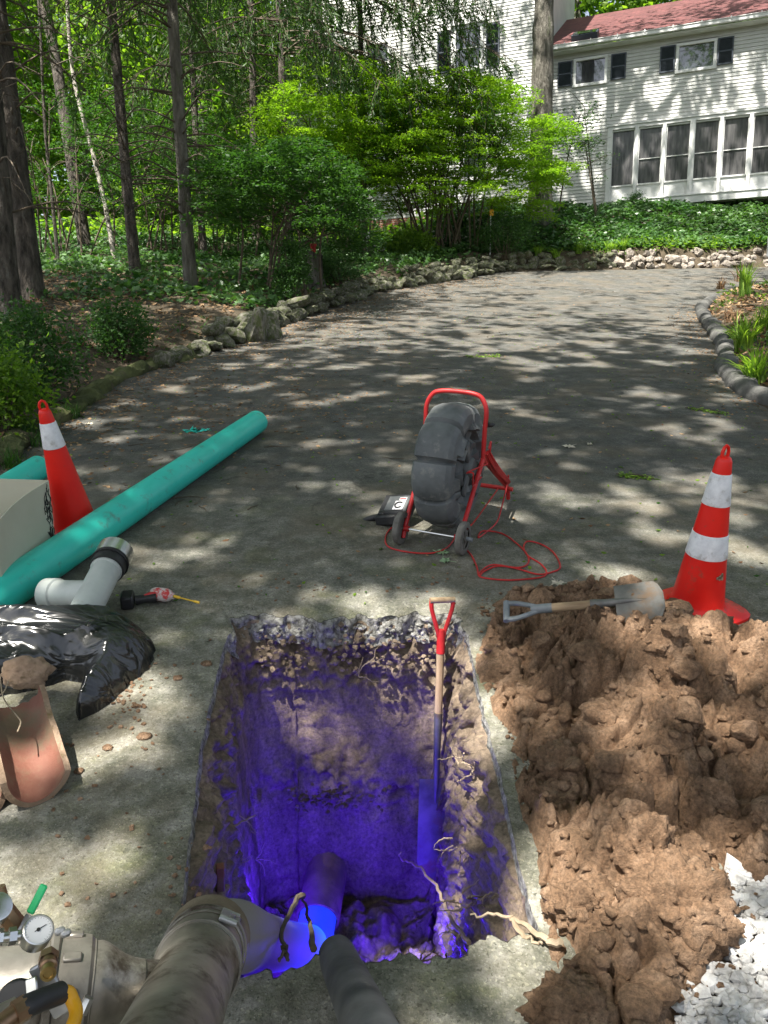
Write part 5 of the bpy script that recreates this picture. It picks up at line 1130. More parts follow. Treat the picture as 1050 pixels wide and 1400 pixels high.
def shade_tree(name, label, base, crown, i, r=.28, rad=(5.6, 5.6, 2.0), n=25000, parent=None):
    base = Vector(base); crown = Vector(crown); rg = np.random.default_rng(50+i)
    if parent is None: t = bpy.data.objects.new(name, None); COL.objects.link(t); props(t, label, 'tree', 'shade trees around the driveway'); t.matrix_world = Matrix.Translation(base)
    else: t = parent
    c = crown-base; cc = []
    d_ = rg.normal(size=(n, 3)); d_ /= np.linalg.norm(d_, axis=1, keepdims=True); pts = np.array(crown)+d_*np.array(rad)*rg.random((n, 1))**.40*(1+.12*rg.normal(size=(n, 1)))
    pts = pts[thin(pts)]; tn = rg.random(len(pts)); o = leaves('crown', pts-np.array(base), .165, 'leaf_shade', t, .5, .65, tone=tn, rng=rg)
    if parent is not None: return t
    k = MB(); fork = Vector((0, 0, c.z*.72)); trunk_mesh(k, (0, 0, -.4), fork, r, r*.6, 10, 12, .25, i)
    k.tube(smoothpath([fork, fork.lerp(c, .6)+Vector((0, 0, .6)), c], 4), [r*.6-(r*.5)*j/8 for j in range(9)], 8)
    for j in range(14):
        a = j*2.4; q = c+Vector((math.cos(a)*rad[0]*.8, math.sin(a)*rad[1]*.8, rg.uniform(-1, 1))); s = fork.lerp(c, .3+.6*((j*7) % 10)/10); k.tube([s, s.lerp(q, .5)+Vector((0, 0, .3)), q], [r*.22, r*.12, .015], 5)
    k.build('trunk', 'bark2', t); return t
SHADE = [((-8, -6, -1), (-4.6, -5.2, 12)), ((3, -11, -2), (.6, -6.6, 13.5)), ((7.5, -5, -1), (3.6, -3.4, 12)), ((-9.5, 0, 0), (-6.2, -1.2, 13)), ((-10, 6, 1.3), (-6.8, 4.2, 14)),
         ((9.5, 3, .5), (2.6, 1.0, 14.5)), ((-3.2, -9, -2), (-1.6, -1.2, 15)), ((10.5, 9, 2), (4.6, 6.6, 16)), ((-12, 12, 2.5), (-5.5, 9.5, 17)), ((12.5, 13, 3), (7.5, 11.0, 18.5)), ((-14, 3, .5), (-10.5, 8.5, 15)), ((15, 14, 3.5), (11.5, 16.5, 21)), ((0, -9, -2), (-.4, 3.2, 14.5)), ((16, 20, 6), (12, 21.5, 25)), ((8.5, -1, 0), (7.5, -1, 13))]
SL = ['nearest shade tree behind the photographer on the left', 'shade tree directly behind the photographer', 'shade tree behind the photographer on the right', 'shade tree left of the trench outside the picture', 'shade tree beyond the left bushes outside the picture', 'shade tree right of the clay heap outside the picture', 'shade tree behind the photographer whose crown hangs over the reel',
      'shade tree right of the upper driveway outside the picture', 'shade tree standing deep in the wood at the left', 'shade tree right of the porch bank', 'shade tree at the far left of the wood', 'shade tree in front of the right end of the porch', 'tall shade tree behind the photographer with its crown over the trench', 'shade tree at the right end of the house', 'shade tree beside the right hand cone outside the picture']
for n_, (b_, c_) in enumerate(SHADE): shade_tree('shade_tree', SL[n_], b_, c_, n_)

# spruce trunks of the left wood with dead side branches and drooping boughs
def spruce_bough(L, rg, dens=1.0):
    k = MB(); n = 9; pts = [Vector((L*i/n, 0, -.10*L*(i/n)**1.5+.05*L*math.sin(i*.5))) for i in range(n+1)]; k.tube(pts, [.022*(1-.85*i/n) for i in range(n+1)], 5)
    C = []; D = []
    m = int(L*9*dens)
    for j in range(m):
        f = rg.uniform(.2, 1); b = pts[min(int(f*n), n-1)].lerp(pts[min(int(f*n)+1, n)], (f*n) % 1); side = rg.choice([-1, 1]); l = rg.uniform(.25, .75)
        d0 = Vector((.4, side*rg.uniform(.1, .7), -rg.uniform(.5, 1.2))).normalized(); tip = b+d0*l+Vector((0, 0, -.1*l)); k.tube([b, b.lerp(tip, .5)+Vector((0, 0, .04)), tip], [.006, .004, .002], 3)
        for s in np.linspace(.1, 1, int(l*34)):
            q = b.lerp(tip, s); C.append(q[:]); D.append((d0.x+rg.normal()*.5, d0.y+rg.normal()*.5, d0.z*.8+rg.normal()*.3))
    return k, np.array(C), np.array(D)
rg = np.random.default_rng(77); BO = []
for i in range(4):
    k, C, D = spruce_bough(2.2+.5*i, rg); bm_ = k.mesh('branch'); bm_.materials.append(MT['twig']); nd = leaves('needles', C, .11, 'needle', None, 0, .22, dirs=D, rng=rg); BO.append((bm_, nd.data)); bpy.data.objects.remove(nd)
def dead_branches(k, pts, z0, z1, n, rr, L=(.5, 2.0), ydir=None):
    H = pts[-1].z
    for j in range(n):
        z = rr.uniform(z0, z1); b = pts[0].lerp(pts[-1], z/H); a = rr.uniform(0, 2*PI) if ydir is None else ydir+rr.uniform(-.9, .9); l = rr.uniform(*L)
        d0 = Vector((math.cos(a), math.sin(a), rr.uniform(-.15, .25))); m1 = b+d0*l*.5+Vector((0, 0, rr.uniform(-.05, .1))); e = b+d0*l+Vector((0, 0, -l*.28)); k.tube(smoothpath([b, m1, e], 4), [.02*(1-.9*i/8) for i in range(9)], 5)
        for _ in range(int(l*3)): f = rr.uniform(.3, 1); q = b.lerp(e, f); k.tube([q, q+Vector((rr.uniform(-.3, .3), rr.uniform(-.3, .3), rr.uniform(-.28, .05)))], [.007, .002], 3)
def wood_tree(px, py, wpx, tilt_px, label, m='bark', H=17, boughs=0, z0=3.5, dead=14, seed=0, name='spruce_tree', green=None, cat='tree', deadz=(1.2, 7), wob=.06):
    g = G(px, py); Z = (g-Vector((0, 0, HC))).dot(Vector((0, math.cos(PITCH), -math.sin(PITCH)))); r = wpx*Z/FP/2*.74; base_ = M @ g
    t = bpy.data.objects.new(name, None); COL.objects.link(t); props(t, label, cat); t.matrix_world = Matrix.Translation(base_); rr = random.Random(seed)
    k = MB(); dx = tilt_px*Z/FP; top = Vector((dx*H/ (py*Z/FP+.01), 0, H)); pts = trunk_mesh(k, (0, 0, -.5), top, r*1.02, r*.34, 46, 20, wob, seed, knots=True); k.build('trunk', m, t)
    if dead: k = MB(); dead_branches(k, [Vector((0, 0, 0)), top], deadz[0], deadz[1], dead, rr, (.6, 2.4)); k.build('dead_branches', 'twig', t)['kind'] = 'stuff'
    for j in range(boughs):
        a = rr.uniform(0, 2*PI) if green is None else green+rr.uniform(-1.1, 1.1); z = z0+(H-z0)*rr.random()**1.4; i = rr.randrange(4); b = bpy.data.objects.new('bough', BO[i][0]); COL.objects.link(b); b.parent = t
        b.matrix_local = Matrix.Translation(Vector((0, 0, 0)).lerp(top, z/H)) @ Matrix.Rotation(a, 4, 'Z') @ Matrix.Rotation(rr.uniform(-.1, .3), 4, 'Y') @ Matrix.Scale(rr.uniform(.8, 1.25), 4)
        nd = bpy.data.objects.new('needles', BO[i][1]); COL.objects.link(nd); nd.parent = b
    return t, pts
wood_tree(8, 432, 54, -2, 'thick dark spruce trunk cut by the left edge of the photo', seed=1, dead=26, boughs=12, z0=6)
wood_tree(46, 405, 44, -20, 'thick dark spruce trunk second from the left edge', seed=2, dead=46, boughs=14, z0=6)
wood_tree(187, 375, 20, -16, 'slim straight grey trunk left of the pale spotted trunk', seed=3, dead=44, boughs=16, z0=6)
wood_tree(263, 400, 24, -14, 'mottled straight trunk with roots flaring onto the bare soil', 'bark2', seed=4, dead=60, boughs=34, z0=4.5)
wood_tree(158, 352, 9, -38, 'thin crooked trunk with a pale patch near its foot', 'birch', seed=5, H=13, dead=10, name='birch_tree', wob=.35)
wood_tree(280, 352, 13, -12, 'distant grey trunk just right of the mottled trunk', seed=6, dead=30, boughs=14, z0=5)
wood_tree(120, 340, 24, -45, 'leaning ivy brown trunk far back at the left', seed=7, dead=8, H=15, wob=.25)
wood_tree(80, 362, 7, -8, 'very thin sapling trunk right of the second spruce trunk', seed=8, dead=4, H=9, name='sapling', cat='sapling')
wood_tree(352, 330, 16, -4, 'dark trunk standing behind the shaded maple shrub', seed=9, dead=12, boughs=30, z0=4.5)
t10, _ = wood_tree(438, 322, 13, 2, 'grey trunk rising between the two maple shrubs', 'bark2', seed=10, dead=8, boughs=26, z0=5.0)
big, bp_ = wood_tree(738, 303, 46, -2, 'big grey trunk standing in front of the corner between the house wings', 'bark2', seed=11, dead=0, H=15, name='maple_tree', wob=.05)
V, F = ico(3); link(bpy.data.objects.new('burl', np_mesh('burl', V*(1+.3*fbm(V[:, 0]*2, V[:, 1]*2, V[:, 2]*2))[:, None]*np.array([.22, .2, .42])+np.array([-.16, -.05, 5.1]), F, True)), 'bark2', big)
for j, (dx, dz, L_) in enumerate(((-1, 10.5, 3.5), (1, 11.5, 4), (-.6, 12.5, 3), (.7, 13, 3))):
    k = MB(); k.tube(smoothpath([(0, 0, dz), (dx*L_*.5, -.3, dz+1.3), (dx*L_, -.5, dz+2.2)], 5), [.12-.009*i for i in range(11)], 8); k.build('limb', 'bark2', big)
shade_tree('', '', tuple(big.matrix_world.translation), (5, 20.3, 22.5), 40, rad=(6, 5.5, 2.4), n=25000, parent=big)
shade_tree('', '', tuple(t10.matrix_world.translation), (-.5, 20.0, 22.5), 41, rad=(6, 5.5, 2.4), n=22000, parent=t10)  # unseen crown added up here to shade the main house
# boughs hanging into the top of the picture, from a spruce left of the shrubs
sp, _ = wood_tree(398, 352, 15, -10, 'spruce whose drooping green boughs hang over the maple shrubs', seed=12, dead=10, boughs=0)
rr = random.Random(31)
for j in range(95):
    a = rr.choice([rr.uniform(-1.2, .5), rr.uniform(-.7, .3), rr.uniform(2.4, 3.9), rr.uniform(-1.4, -.2)]); z = rr.uniform(4.6, 12); i = rr.randrange(4); s = rr.uniform(1.0, 1.7)
    b = bpy.data.objects.new('bough', BO[i][0]); COL.objects.link(b); b.parent = sp; b.matrix_local = Matrix.Translation((-.1, 0, z)) @ Matrix.Rotation(a, 4, 'Z') @ Matrix.Rotation(rr.uniform(.0, .4), 4, 'Y') @ Matrix.Scale(s, 4)
    nd = bpy.data.objects.new('needles', BO[i][1]); COL.objects.link(nd); nd.parent = b

sp2, _ = wood_tree(500, 348, 12, -6, 'slim spruce hidden in the maple shrubs with boughs hanging before the white house', seed=14, dead=8, boughs=0)
for j in range(46):
    a = rr.uniform(-1.3, .6); z = rr.uniform(6.2, 12); i = rr.randrange(4); b = bpy.data.objects.new('bough', BO[i][0]); COL.objects.link(b); b.parent = sp2; b.matrix_local = Matrix.Translation((-.1, 0, z)) @ Matrix.Rotation(a, 4, 'Z') @ Matrix.Rotation(rr.uniform(.0, .4), 4, 'Y') @ Matrix.Scale(rr.uniform(.7, 1.2), 4)
    nd = bpy.data.objects.new('needles', BO[i][1]); COL.objects.link(nd); nd.parent = b

# broadleaf trees closing the background
BG = []
for i in range(3):
    rg = np.random.default_rng(90+i); pts, cc, tn = crown_pts(15000, (0, 0, 7.5), (4.2, 3.6, 7.2), 150, rg, 1.25, .5, .35)
    o = leaves('crown', pts, .22, 'leaf_back', None, .35, .62, tone=tn, rng=rg); BG.append((o.data, cc)); bpy.data.objects.remove(o)
def bg_tree(x, y, z, i, s, rot, label, group='broadleaf trees behind the wood'):
    t = bpy.data.objects.new('broadleaf_tree', None); COL.objects.link(t); props(t, label, 'tree', group); t.matrix_world = Matrix.Translation((x, y, z)) @ Matrix.Rotation(rot, 4, 'Z') @ Matrix.Scale(s, 4)
    k = MB(); trunk_mesh(k, (0, 0, -1), (0, 0, 12), .22, .06, 10, 8, .4, i+x)
    for j in range(0, len(BG[i][1]), 6): q = Vector(BG[i][1][j]); b = Vector((0, 0, q.z*.75)); k.tube([b, b.lerp(q, .5)+Vector((0, 0, .2)), q], [.05, .03, .01], 4)
    k.build('trunk', 'bark2', t); o = bpy.data.objects.new('crown', BG[i][0]); COL.objects.link(o); o.parent = t
rr = random.Random(5); n_ = 0
LB = 'bright green broadleaf tree in the sunlit background of the wood'
for (x, y) in [(-17, 30), (-12.5, 35), (-8, 33), (-3.5, 37), (-20, 38), (-14.5, 43), (-9, 44), (-4, 46), (0, 42), (-24, 46), (-18, 52), (-11, 55), (-3, 56), (-27, 34), (-21, 26), (4, 52), (-6, 27.5), (-30, 60), (-22, 66), (-12, 68), (0, 66)]:
    z = (M @ Vector((x, y, float(TG(x, y))))).z; bg_tree(x, (M @ Vector((x, y, float(TG(x, y))))).y, z-.5, n_ % 3, rr.uniform(.9, 1.35), rr.uniform(0, 6), LB); n_ += 1
for (x, y) in [(9, 40), (14, 38), (19, 40), (24, 36), (6, 46), (30, 44)]: bg_tree(x, y, 8.5, n_ % 3, 1.5, n_*1.1, 'tall broadleaf tree rising behind the red roof', 'trees behind the house'); n_ += 1
# backing wood that reads as one mass
rg = np.random.default_rng(4); n = 26000; th_ = rg.uniform(-1.0, .75, n); rad = rg.uniform(60, 95, n); zz = rg.uniform(0, 34, n)
C = np.stack([np.sin(th_)*rad, np.cos(th_)*rad, zz], 1); C = C[fbm(C[:, 0]*.15, C[:, 2]*.15, C[:, 1]*.1, 3, 2) > -.28]
o = leaves('far_wood', C, 1.25, 'leaf_back', None, .3, .7, rng=rg); props(o, 'mass of green foliage far behind the wood and the house', 'wood', kind='stuff')

# ------------------------------------------------------------------ maple shrubs
def maple(name, label, px, py, W_, H_, m, seed, n=22000, xo=0, stems=16, dens=60, dep=1.6, lean=0, tones=(0, 1), low=.28):
    g = G(px, py); t = bpy.data.objects.new(name, None); COL.objects.link(t); props(t, label, 'shrub'); t.matrix_world = Matrix.Translation(M @ g); rg = np.random.default_rng(seed); rr = random.Random(seed)
    k = MB(); tips = []
    for i in range(stems):
        a = rr.uniform(-1, 1); e = Vector((a*W_*.46+xo, rr.uniform(-1, 1)*dep*.6, H_*(.62+.35*rr.random())*(1-.25*a*a))); b = Vector((rr.uniform(-.7, .7)+a*.5, rr.uniform(-.25, .25), -.1)); mid_ = b.lerp(e, .45)+Vector((-a*.25, 0, .35))
        s = smoothpath([b, mid_, e], 6); k.tube(s, [.030*(1-.8*j/len(s)) for j in range(len(s))], 6); tips.append(e)
        for q in range(5): f = s[rr.randrange(4, len(s))]; e2 = f+Vector((rr.uniform(-.8, .8), rr.uniform(-.6, .6), rr.uniform(.1, .6))); k.tube([f, f.lerp(e2, .5)+Vector((0, 0, .08)), e2], [.012, .008, .003], 4)
    k.build('stems', 'twig', t)
    # flat layered sprays
    C = []; T = []; per = n//dens//3
    for i in range(dens*3):
        a = rg.uniform(-1, 1); y = rg.uniform(-1, 1); hmax = H_*(1-.30*abs(a)**2.2-.15*y*y); z = hmax*(low+(1-low)*rg.random()**.75); c = np.array([a*W_*.5+xo, y*dep, z])
        rx, ry = rg.uniform(.25, .6), rg.uniform(.2, .5); an = rg.uniform(0, 6.28); rad = np.sqrt(rg.random(per)); an2 = rg.uniform(0, 6.28, per); px_ = rad*np.cos(an2)*rx; py_ = rad*np.sin(an2)*ry
        q = np.stack([px_, py_, -.22*rad**2*rx+rg.normal(size=per)*.025], 1); C.append(c+q); T.append(np.clip(rg.uniform(.0, .5)+rg.uniform(0, .5, per), 0, 1))
    leaves('foliage', np.concatenate(C), .085, m, t, .75, .42, tone=np.concatenate(T), rng=rg); return t
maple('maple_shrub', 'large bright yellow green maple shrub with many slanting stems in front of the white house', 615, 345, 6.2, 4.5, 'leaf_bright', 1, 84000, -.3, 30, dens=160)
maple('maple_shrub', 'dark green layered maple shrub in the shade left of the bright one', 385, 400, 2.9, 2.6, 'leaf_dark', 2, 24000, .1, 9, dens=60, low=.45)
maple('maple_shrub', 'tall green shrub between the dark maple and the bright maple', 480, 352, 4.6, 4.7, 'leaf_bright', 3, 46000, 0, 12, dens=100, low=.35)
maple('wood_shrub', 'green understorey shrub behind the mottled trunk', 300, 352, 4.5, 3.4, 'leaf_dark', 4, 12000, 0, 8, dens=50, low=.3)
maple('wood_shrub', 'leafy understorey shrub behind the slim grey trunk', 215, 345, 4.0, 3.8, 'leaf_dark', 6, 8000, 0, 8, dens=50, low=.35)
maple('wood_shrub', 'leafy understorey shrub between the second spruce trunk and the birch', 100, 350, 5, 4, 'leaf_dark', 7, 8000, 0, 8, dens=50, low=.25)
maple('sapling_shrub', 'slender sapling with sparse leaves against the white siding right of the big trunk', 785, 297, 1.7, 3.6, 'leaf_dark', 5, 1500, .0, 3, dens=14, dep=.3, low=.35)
def bush(px, py, w, h, label, m='leaf_dark', n=5000, seed=0, name='shrub', size=.045):
    g = G(px, py); t = bpy.data.objects.new(name, None); COL.objects.link(t); props(t, label, 'shrub'); t.matrix_world = Matrix.Translation(M @ g); rg = np.random.default_rng(seed)
    pts, cc, tn = crown_pts(n, (0, 0, h*.5), (w*.5, w*.4, h*.5), 46, rg, w*.28, .8, .2); leaves('foliage', pts, size, m, t, .2, .5, tone=tn, rng=rg)
    k = MB()
    for c in cc[::2]: k.tube([(c[0]*.2, c[1]*.2, -.05), (c[0]*.7, c[1]*.7, c[2]*.6), tuple(c)], [.010, .007, .002], 4)
    k.build('stems', 'twig', t)
bush(42, 545, .85, .85, 'round green bush on the mossy border above the left cone', seed=1)
bush(166, 490, .62, .62, 'small round green bush on the bare soil right of the left bush', seed=2, n=4000)
bush(0, 590, .7, .6, 'leafy bush cut by the left edge beside the cone', 'leaf_back', seed=3)
bush(398, 420, .6, 1.15, 'dark upright yew bush in front of the tree stump', seed=4, n=6000)
bush(462, 385, 1.0, .7, 'low dark shrub right of the tree stump', 'ivy', seed=5, n=5000)
bush(690, 355, 1.4, 1.15, 'dark rounded shrub at the corner of the bank with a yellow marker', seed=6, n=8000)
bush(440, 375, .7, .5, 'low leafy plant behind the tree stump', 'ivy', seed=8, n=2500)
bush(870, 285, .5, .5, 'small spiky shrub at the foot of the porch sill', seed=9, n=1500); bush(560, 350, 1.2, .55, 'yellow green hosta mound behind the stone wall', 'leaf_back', seed=11, n=3500, size=.09)
# stump with red cup
g = G(424, 392); t = bpy.data.objects.new('tree_stump', None); COL.objects.link(t); props(t, 'weathered tree stump among the shrubs left of the driveway', 'stump'); t.matrix_world = Matrix.Translation(M @ g)
k = MB(); V = []
for j, (z, r_) in enumerate(((-.2, .34), (0, .30), (.2, .25), (.5, .235), (.62, .24))):
    for i in range(20): a_ = i*2*PI/20; q = r_*(1+.12*math.sin(a_*5+1)+.06*math.sin(a_*9)); V.append((q*math.cos(a_), q*math.sin(a_), z+(.05*math.sin(a_*3) if j == 4 else 0)))
k.add(V, [(j*20+i, j*20+(i+1) % 20, (j+1)*20+(i+1) % 20, (j+1)*20+i) for j in range(4) for i in range(20)]); k.add([v for v in V[80:]], [tuple(range(20))]); k.build('wood', 'bark2', t, ang=60)
k = MB(); k.lathe([(0, 0), (.05, 0), (.07, .16), (.066, .16), (.047, .01)], 16); o = k.build('red_pot', 'red'); o.matrix_world = Matrix.Translation(M @ g+Vector((.08, -.05, .66))); props(o, 'small red pot standing on the tree stump', 'pot')
def marker(px, py, h, m, label, name='garden_marker'):
    g = G(px, py); t = bpy.data.objects.new(name, None); COL.objects.link(t); props(t, label, 'marker'); t.matrix_world = Matrix.Translation(M @ g)
    k = MB(); k.tube([(0, 0, -.1), (0, 0, h)], .008, 6); k.build('stake', 'steel', t); k = MB(); k.box((.02, 0, h+.05), (.10, .02, .16), None, .01); k.build('flag', m, t)
marker(670, 345, .95, 'yellow', 'small yellow marker sticking out of the dark shrub'); marker(502, 352, .5, 'trim', 'small white marker in the leafy bed under the bright maple')
# sign at the right edge
g = P(1062, 470); t = bpy.data.objects.new('driveway_sign', None); COL.objects.link(t); props(t, 'red sign with white rim on a white post cut by the right edge', 'sign'); t.matrix_world = Matrix.Translation(M @ Vector((g.x-.05, g.y, .25)))
k = MB(); k.box((.06, 0, .5), (.05, .03, 1.5)); k.build('post', 'trim', t)
for nm, s, y, mm in (('sign_rim', .30, 0, 'trim'), ('sign_face', .265, -.008, 'red')):
    k = MB(); k.add([(.06+.0+s*math.cos(PI/8+i*PI/4), y-.02-j*.012, 1.02+s*math.sin(PI/8+i*PI/4)) for j in (0, 1) for i in range(8)], [tuple(range(8))[::-1], tuple(range(8, 16))]+[(i, (i+1) % 8, 8+(i+1) % 8, 8+i) for i in range(8)]); k.build(nm, mm, t, smooth=False)

# ------------------------------------------------------------------ ground cover
def scatter(n, fn, rng, box):
    U = rng.uniform(box[0], box[1], n); V = rng.uniform(box[2], box[3], n); k = fn(U, V); return U[k], V[k]
rg = np.random.default_rng(15)
def cover(name, label, n, box, fn, size, m, hgt=.12, up=.7, asp=.7, cat='ground cover', hz=0):
    U, V = scatter(n, fn, rg, box); Z = TG(U, V)+rg.random(len(U))**1.5*hgt*(.4+.9*(fbm(U*1.2, V*1.2, o=2, s=9)+.5))+hz
    tn = np.clip(.5+.9*fbm(U*.9, V*.9, o=3, s=33)+rg.uniform(-.3, .3, len(U)), 0, 1); o = leaves(name, np.stack([U, V, Z], 1), size, m, None, up, asp, tone=tn, rng=rg); near(o); props(o, label, cat, kind='stuff')
cover('ivy_bank', 'dark green ivy covering the bank below the house', 60000, (1, 16, 21, 29.5), lambda U, V: (V > VF(U)+.35), .12, 'ivy', .22, .8, .8)
cover('ivy_bank', 'pale leaves and grass spilling over the boulder wall', 9000, (5, 15, 21, 23), lambda U, V: (V > VF(U)+.25) & (V < VF(U)+.9), .13, 'leaf_back', .18, .5, .4)
dl = lambda U, V: a_interp(V, ULT)-U
cover('leafy_ground_cover', 'green leafy ground cover under the spruces', 60000, (-18, 3, 12.5, 34), lambda U, V: (dl(U, V) > .5+.5*vn(U*2, V*2)) & (fbm(U*.5, V*.5, o=3, s=77) > -.22-(V > 16)*.3) & (V < VF(U)+14), .12, 'ivy', .22, .6, .8)
cover('leafy_ground_cover', 'sunlit leafy ground cover in the background of the wood', 30000, (-22, 2, 24, 44), lambda U, V: (dl(U, V) > 1), .22, 'leaf_back', .45, .6, .8)
cover('weeds', 'low weeds along the mossy border at the left', 5000, (-6, -2.3, 4, 12), lambda U, V: (dl(U, V) > .15) & (fbm(U*1.5, V*1.5, o=3, s=7) > .12), .06, 'leaf_dark', .10, .4, .4)
cover('weeds', 'yellow green weeds on the bank right of the kerb', 14000, (3.5, 9, 5, 17), lambda U, V: (U > a_interp(V, URT)+.22) & (fbm(U*1.5, V*1.5, o=3, s=8) > -.12), .08, 'leaf_back', .14, .3, .35)
cover('leaf_litter', 'dry brown leaves on the bank right of the kerb', 7000, (3.3, 9, 5, 17), lambda U, V: (U > a_interp(V, URT)+.15), .09, 'litter', .03, .7, .6, 'leaf litter')
cover('leaf_litter', 'dry brown leaves on the bare soil of the wood', 9000, (-9, 1, 5, 17), lambda U, V: (dl(U, V) > .1), .08, 'litter', .02, .7, .55, 'leaf litter')
# litter lying on the asphalt, thicker towards the left edge and the kerb
def on_drive(U, V):
    a = U-a_interp(V, ULT); b = a_interp(V, URT)-U; keep = (a > -.1) & (b > 0) & (V > 3.4) & (V < 20)
    pr = .02+1.0*np.exp(-(a/ (.35+.10*np.clip(V-3, 0, 8)))**1.5)+.7*np.exp(-(b/.35)**1.5)+.5*np.exp(-((U+1.6)**2+(V-7)**2)/2.2); return keep & (rg.random(len(U)) < pr*(.55+.9*fbm(U*2.5, V*2.5, o=3, s=3)))
U, V = scatter(90000, on_drive, rg, (-3, 6, 3.4, 20)); o = leaves('leaf_litter', np.stack([U, V, DZ(V)+.006], 1), .036, 'litter', None, .93, .5, rng=rg); near(o); props(o, 'small dry leaves scattered on the driveway mostly along its left edge', 'leaf litter', kind='stuff')
U, V = scatter(1500, lambda U, V: np.ones(len(U), bool), rg, (-2.6, 4, 3.0, 14)); o = leaves('green_bits', np.stack([U, V, DZ(V)+.007], 1), .028, 'leaf_back', None, .93, .5, rng=rg); near(o); props(o, 'tiny green and yellow leaf bits sprinkled over the asphalt', 'leaf litter', kind='stuff')
# twigs
k = MB(); rr = random.Random(9)
for _ in range(150):
    v = rr.uniform(3.6, 15); u = interp(v, ULT)+abs(rr.gauss(0, 1.4)); a_ = rr.uniform(0, 6.3); l = rr.uniform(.04, .22); z = float(DZ(v))+.005; p = Vector((u, v, z)); d_ = Vector((math.cos(a_), math.sin(a_), 0)); k.tube([p, p+d_*l*.5+Vector((-d_.y, d_.x, 0))*l*.12, p+d_*l], [.0035, .003, .0015], 4)
o = k.build('fallen_twigs', 'twig'); near(o); props(o, 'small fallen twigs scattered over the driveway', 'twigs', kind='stuff')
# maple leaves and sprigs
def maple_leaf(px, py, s, label, m='leaf_pale', rot=0):
    q = P(px, py); V = [(0, 0, 0)]; n = 22
    for i in range(n): a_ = 2*PI*i/n+PI/2; lob = [1, .55, .78, .42, .95, .5, .72, .38, .6, .3, .42, .15, .42, .3, .6, .38, .72, .5, .95, .42, .78, .55][i]; V.append((lob*math.cos(a_)*s, lob*math.sin(a_)*s, .006*math.sin(i*2)+.004))
    k = MB(); k.add(V, [(0, i+1, (i+1) % n+1) for i in range(n)]); k.tube([(0, -.1*s, .004), (.1*s, -1.2*s, .003)], .0012, 4)
    o = k.build('fallen_leaf', m, None, smooth=False); near(o, (q.x, q.y, .004+float(DZ(q.y))), Matrix.Rotation(rot, 3, 'Z')); props(o, label, 'leaf', 'fallen maple leaves on the driveway')
MT['leaf_pale'] = mat('fresh_fallen_leaf', (.16, .26, .13), (.28, .38, .22), 20, .6, 40, .001, .2)
MT['leaf_buff'] = mat('dry_fallen_leaf', (.42, .39, .30), (.55, .5, .4), 20, .8, 40, .001, .2)
for i, (px, py, s, lab, m) in enumerate(((604, 757, .055, 'green maple leaf on the asphalt just left of the right reel wheel', 'leaf_pale'), (610, 768, .045, 'green maple leaf nearest the trench below the reel wheel', 'leaf_pale'), (779, 611, .07, 'buff maple leaf on the asphalt right of the reel', 'leaf_buff'), (762, 798, .05, 'buff leaf at the far edge of the clay heap', 'leaf_buff'), (121, 580, .05, 'buff leaf on the asphalt right of the left cone tip', 'leaf_buff'), (806, 608, .03, 'small buff leaf right of the large buff leaf', 'leaf_buff'))): maple_leaf(px, py, s, lab, m, i*1.1)
def sprig(px, py, L_, label, rot, m='grass'):
    q = P(px, py); rg2 = np.random.default_rng(int(px)); n = 70; x = rg2.uniform(-.5, .5, n)*L_; C = np.stack([x, rg2.normal(size=n)*L_*.09*(1-abs(x)/L_), .006+rg2.random(n)*.012], 1)
    t = thing('leafy_sprig', label, 'sprig', (q.x, q.y, float(DZ(q.y))), Matrix.Rotation(rot, 3, 'Z')); leaves('leaf_cluster', C, .045, m, t, .9, .5, rng=rg2); k = MB(); k.tube([(-L_*.6, 0, .01), (0, .01, .02), (L_*.5, 0, .01)], .004, 5); k.build('stem', 'twig', t)
sprig(660, 488, .42, 'green leafy sprig lying in the middle of the driveway behind the reel', .1); sprig(968, 563, .34, 'mossy green sprig on the asphalt near the kerb', -.7, 'grass'); sprig(870, 653, .22, 'small green sprig on the asphalt left of the right cone', -.4, 'grass'); sprig(270, 590, .16, 'bright teal green scrap of foil on the asphalt behind the teal pipe', .2, 'teal')
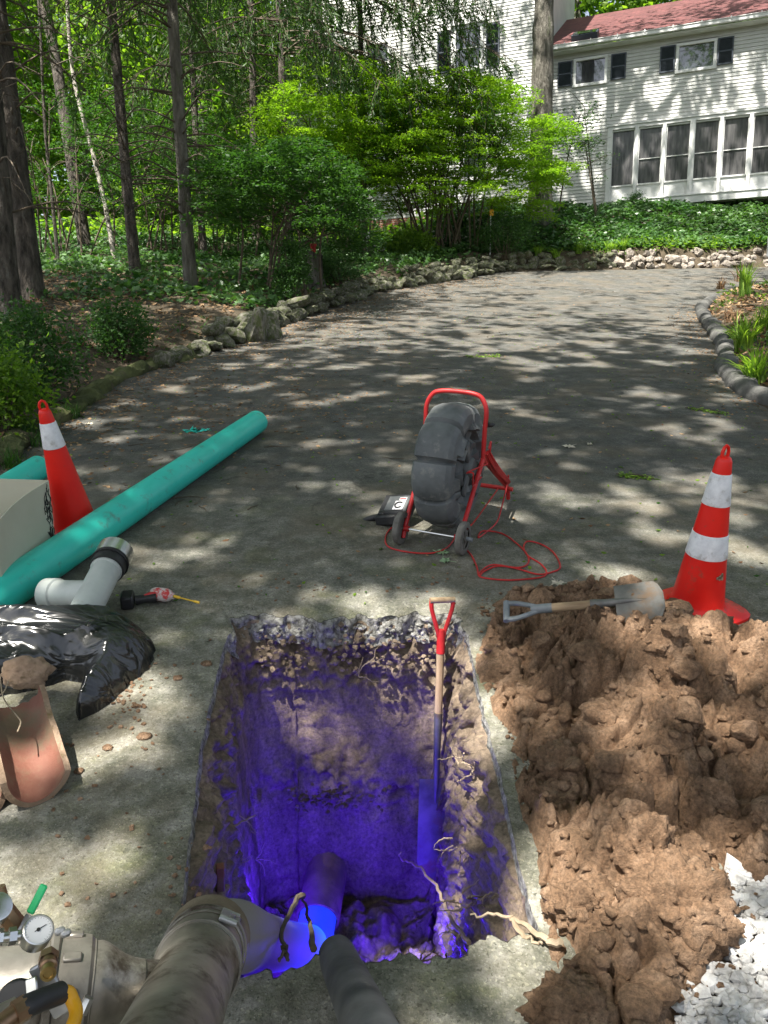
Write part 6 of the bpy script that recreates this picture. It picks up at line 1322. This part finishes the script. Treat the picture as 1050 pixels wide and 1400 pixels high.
# strap leaved clumps on the right bank
def clump(px, py, h, n, label, seed, m='grass', w=.02, spread=.5):
    g = G(px, py); t = bpy.data.objects.new('grass_clump', None); COL.objects.link(t); props(t, label, 'plant'); t.matrix_world = Matrix.Translation(M @ g); rr = random.Random(seed); V = []; F = []; T = []
    for i in range(n):
        a_ = rr.uniform(0, 6.3); l = h*rr.uniform(.6, 1.1); sp = spread*rr.uniform(.2, 1); b = Vector((rr.uniform(-.08, .08), rr.uniform(-.08, .08), -.02)); d_ = Vector((math.cos(a_), math.sin(a_), 0)); s_ = Vector((-d_.y, d_.x, 0)); tt = rr.random()
        for j in range(5): f = j/4; p = b+d_*(sp*l*f*f)+Vector((0, 0, l*(f-.35*sp*f*f*1.6))); wv = w*(1-f**2)+.001; V += [p-s_*wv*.5, p+s_*wv*.5]; T += [tt, tt]
        q = len(V)-10; F += [(q+2*j, q+2*j+1, q+2*j+3, q+2*j+2) for j in range(4)]
    o = link(bpy.data.objects.new('blades', np_mesh('blades', [tuple(v) for v in V], F, True, T)), m, t)
clump(1018, 405, .75, 60, 'iris like clump of tall blades at the top of the right bank', 1, w=.035, spread=.5); clump(1015, 480, .55, 120, 'arching grass clump on the right bank beside the kerb bend', 2, spread=.9); clump(1032, 525, .5, 110, 'lower arching grass clump near the right edge', 3, spread=1)
clump(1045, 455, .45, 80, 'grass clump cut by the right edge above the others', 4, spread=.9); clump(1000, 440, .3, 50, 'short dry tuft at the inside of the kerb bend', 5, 'litter', .012, .9)
clump(985, 395, .35, 50, 'dry brown tuft beside the end of the kerb', 6, 'litter', .02, 1); clump(1010, 385, .6, 20, 'dead brown stalks beside the iris clump', 7, 'litter', .02, .7)
for i, (px, py) in enumerate(((830, 352), (790, 356), (760, 358), (735, 362), (850, 350))): clump(px, py-2, .4, 60, ['pale grass tuft over the boulder wall, rightmost of a row', 'pale grass tuft hanging over the wall, next to the rightmost tufts', 'grass tuft over the mossy part of the bank wall', 'grass tuft at the left end of the bank wall', 'small grass tuft at the start of the pale boulders'][i], 20+i, 'grass', .02, 1)
for i, (px, py) in enumerate(((20, 640), (60, 612), (95, 575), (35, 600))): clump(px, py, .2, 70, ['weedy grass tuft beside the left cone', 'grass tuft on the mossy border behind the left cone', 'grass tuft on the mossy border right of the cone tip', 'grass tuft below the left bush'][i], 40+i, 'leaf_dark', .008, .8)
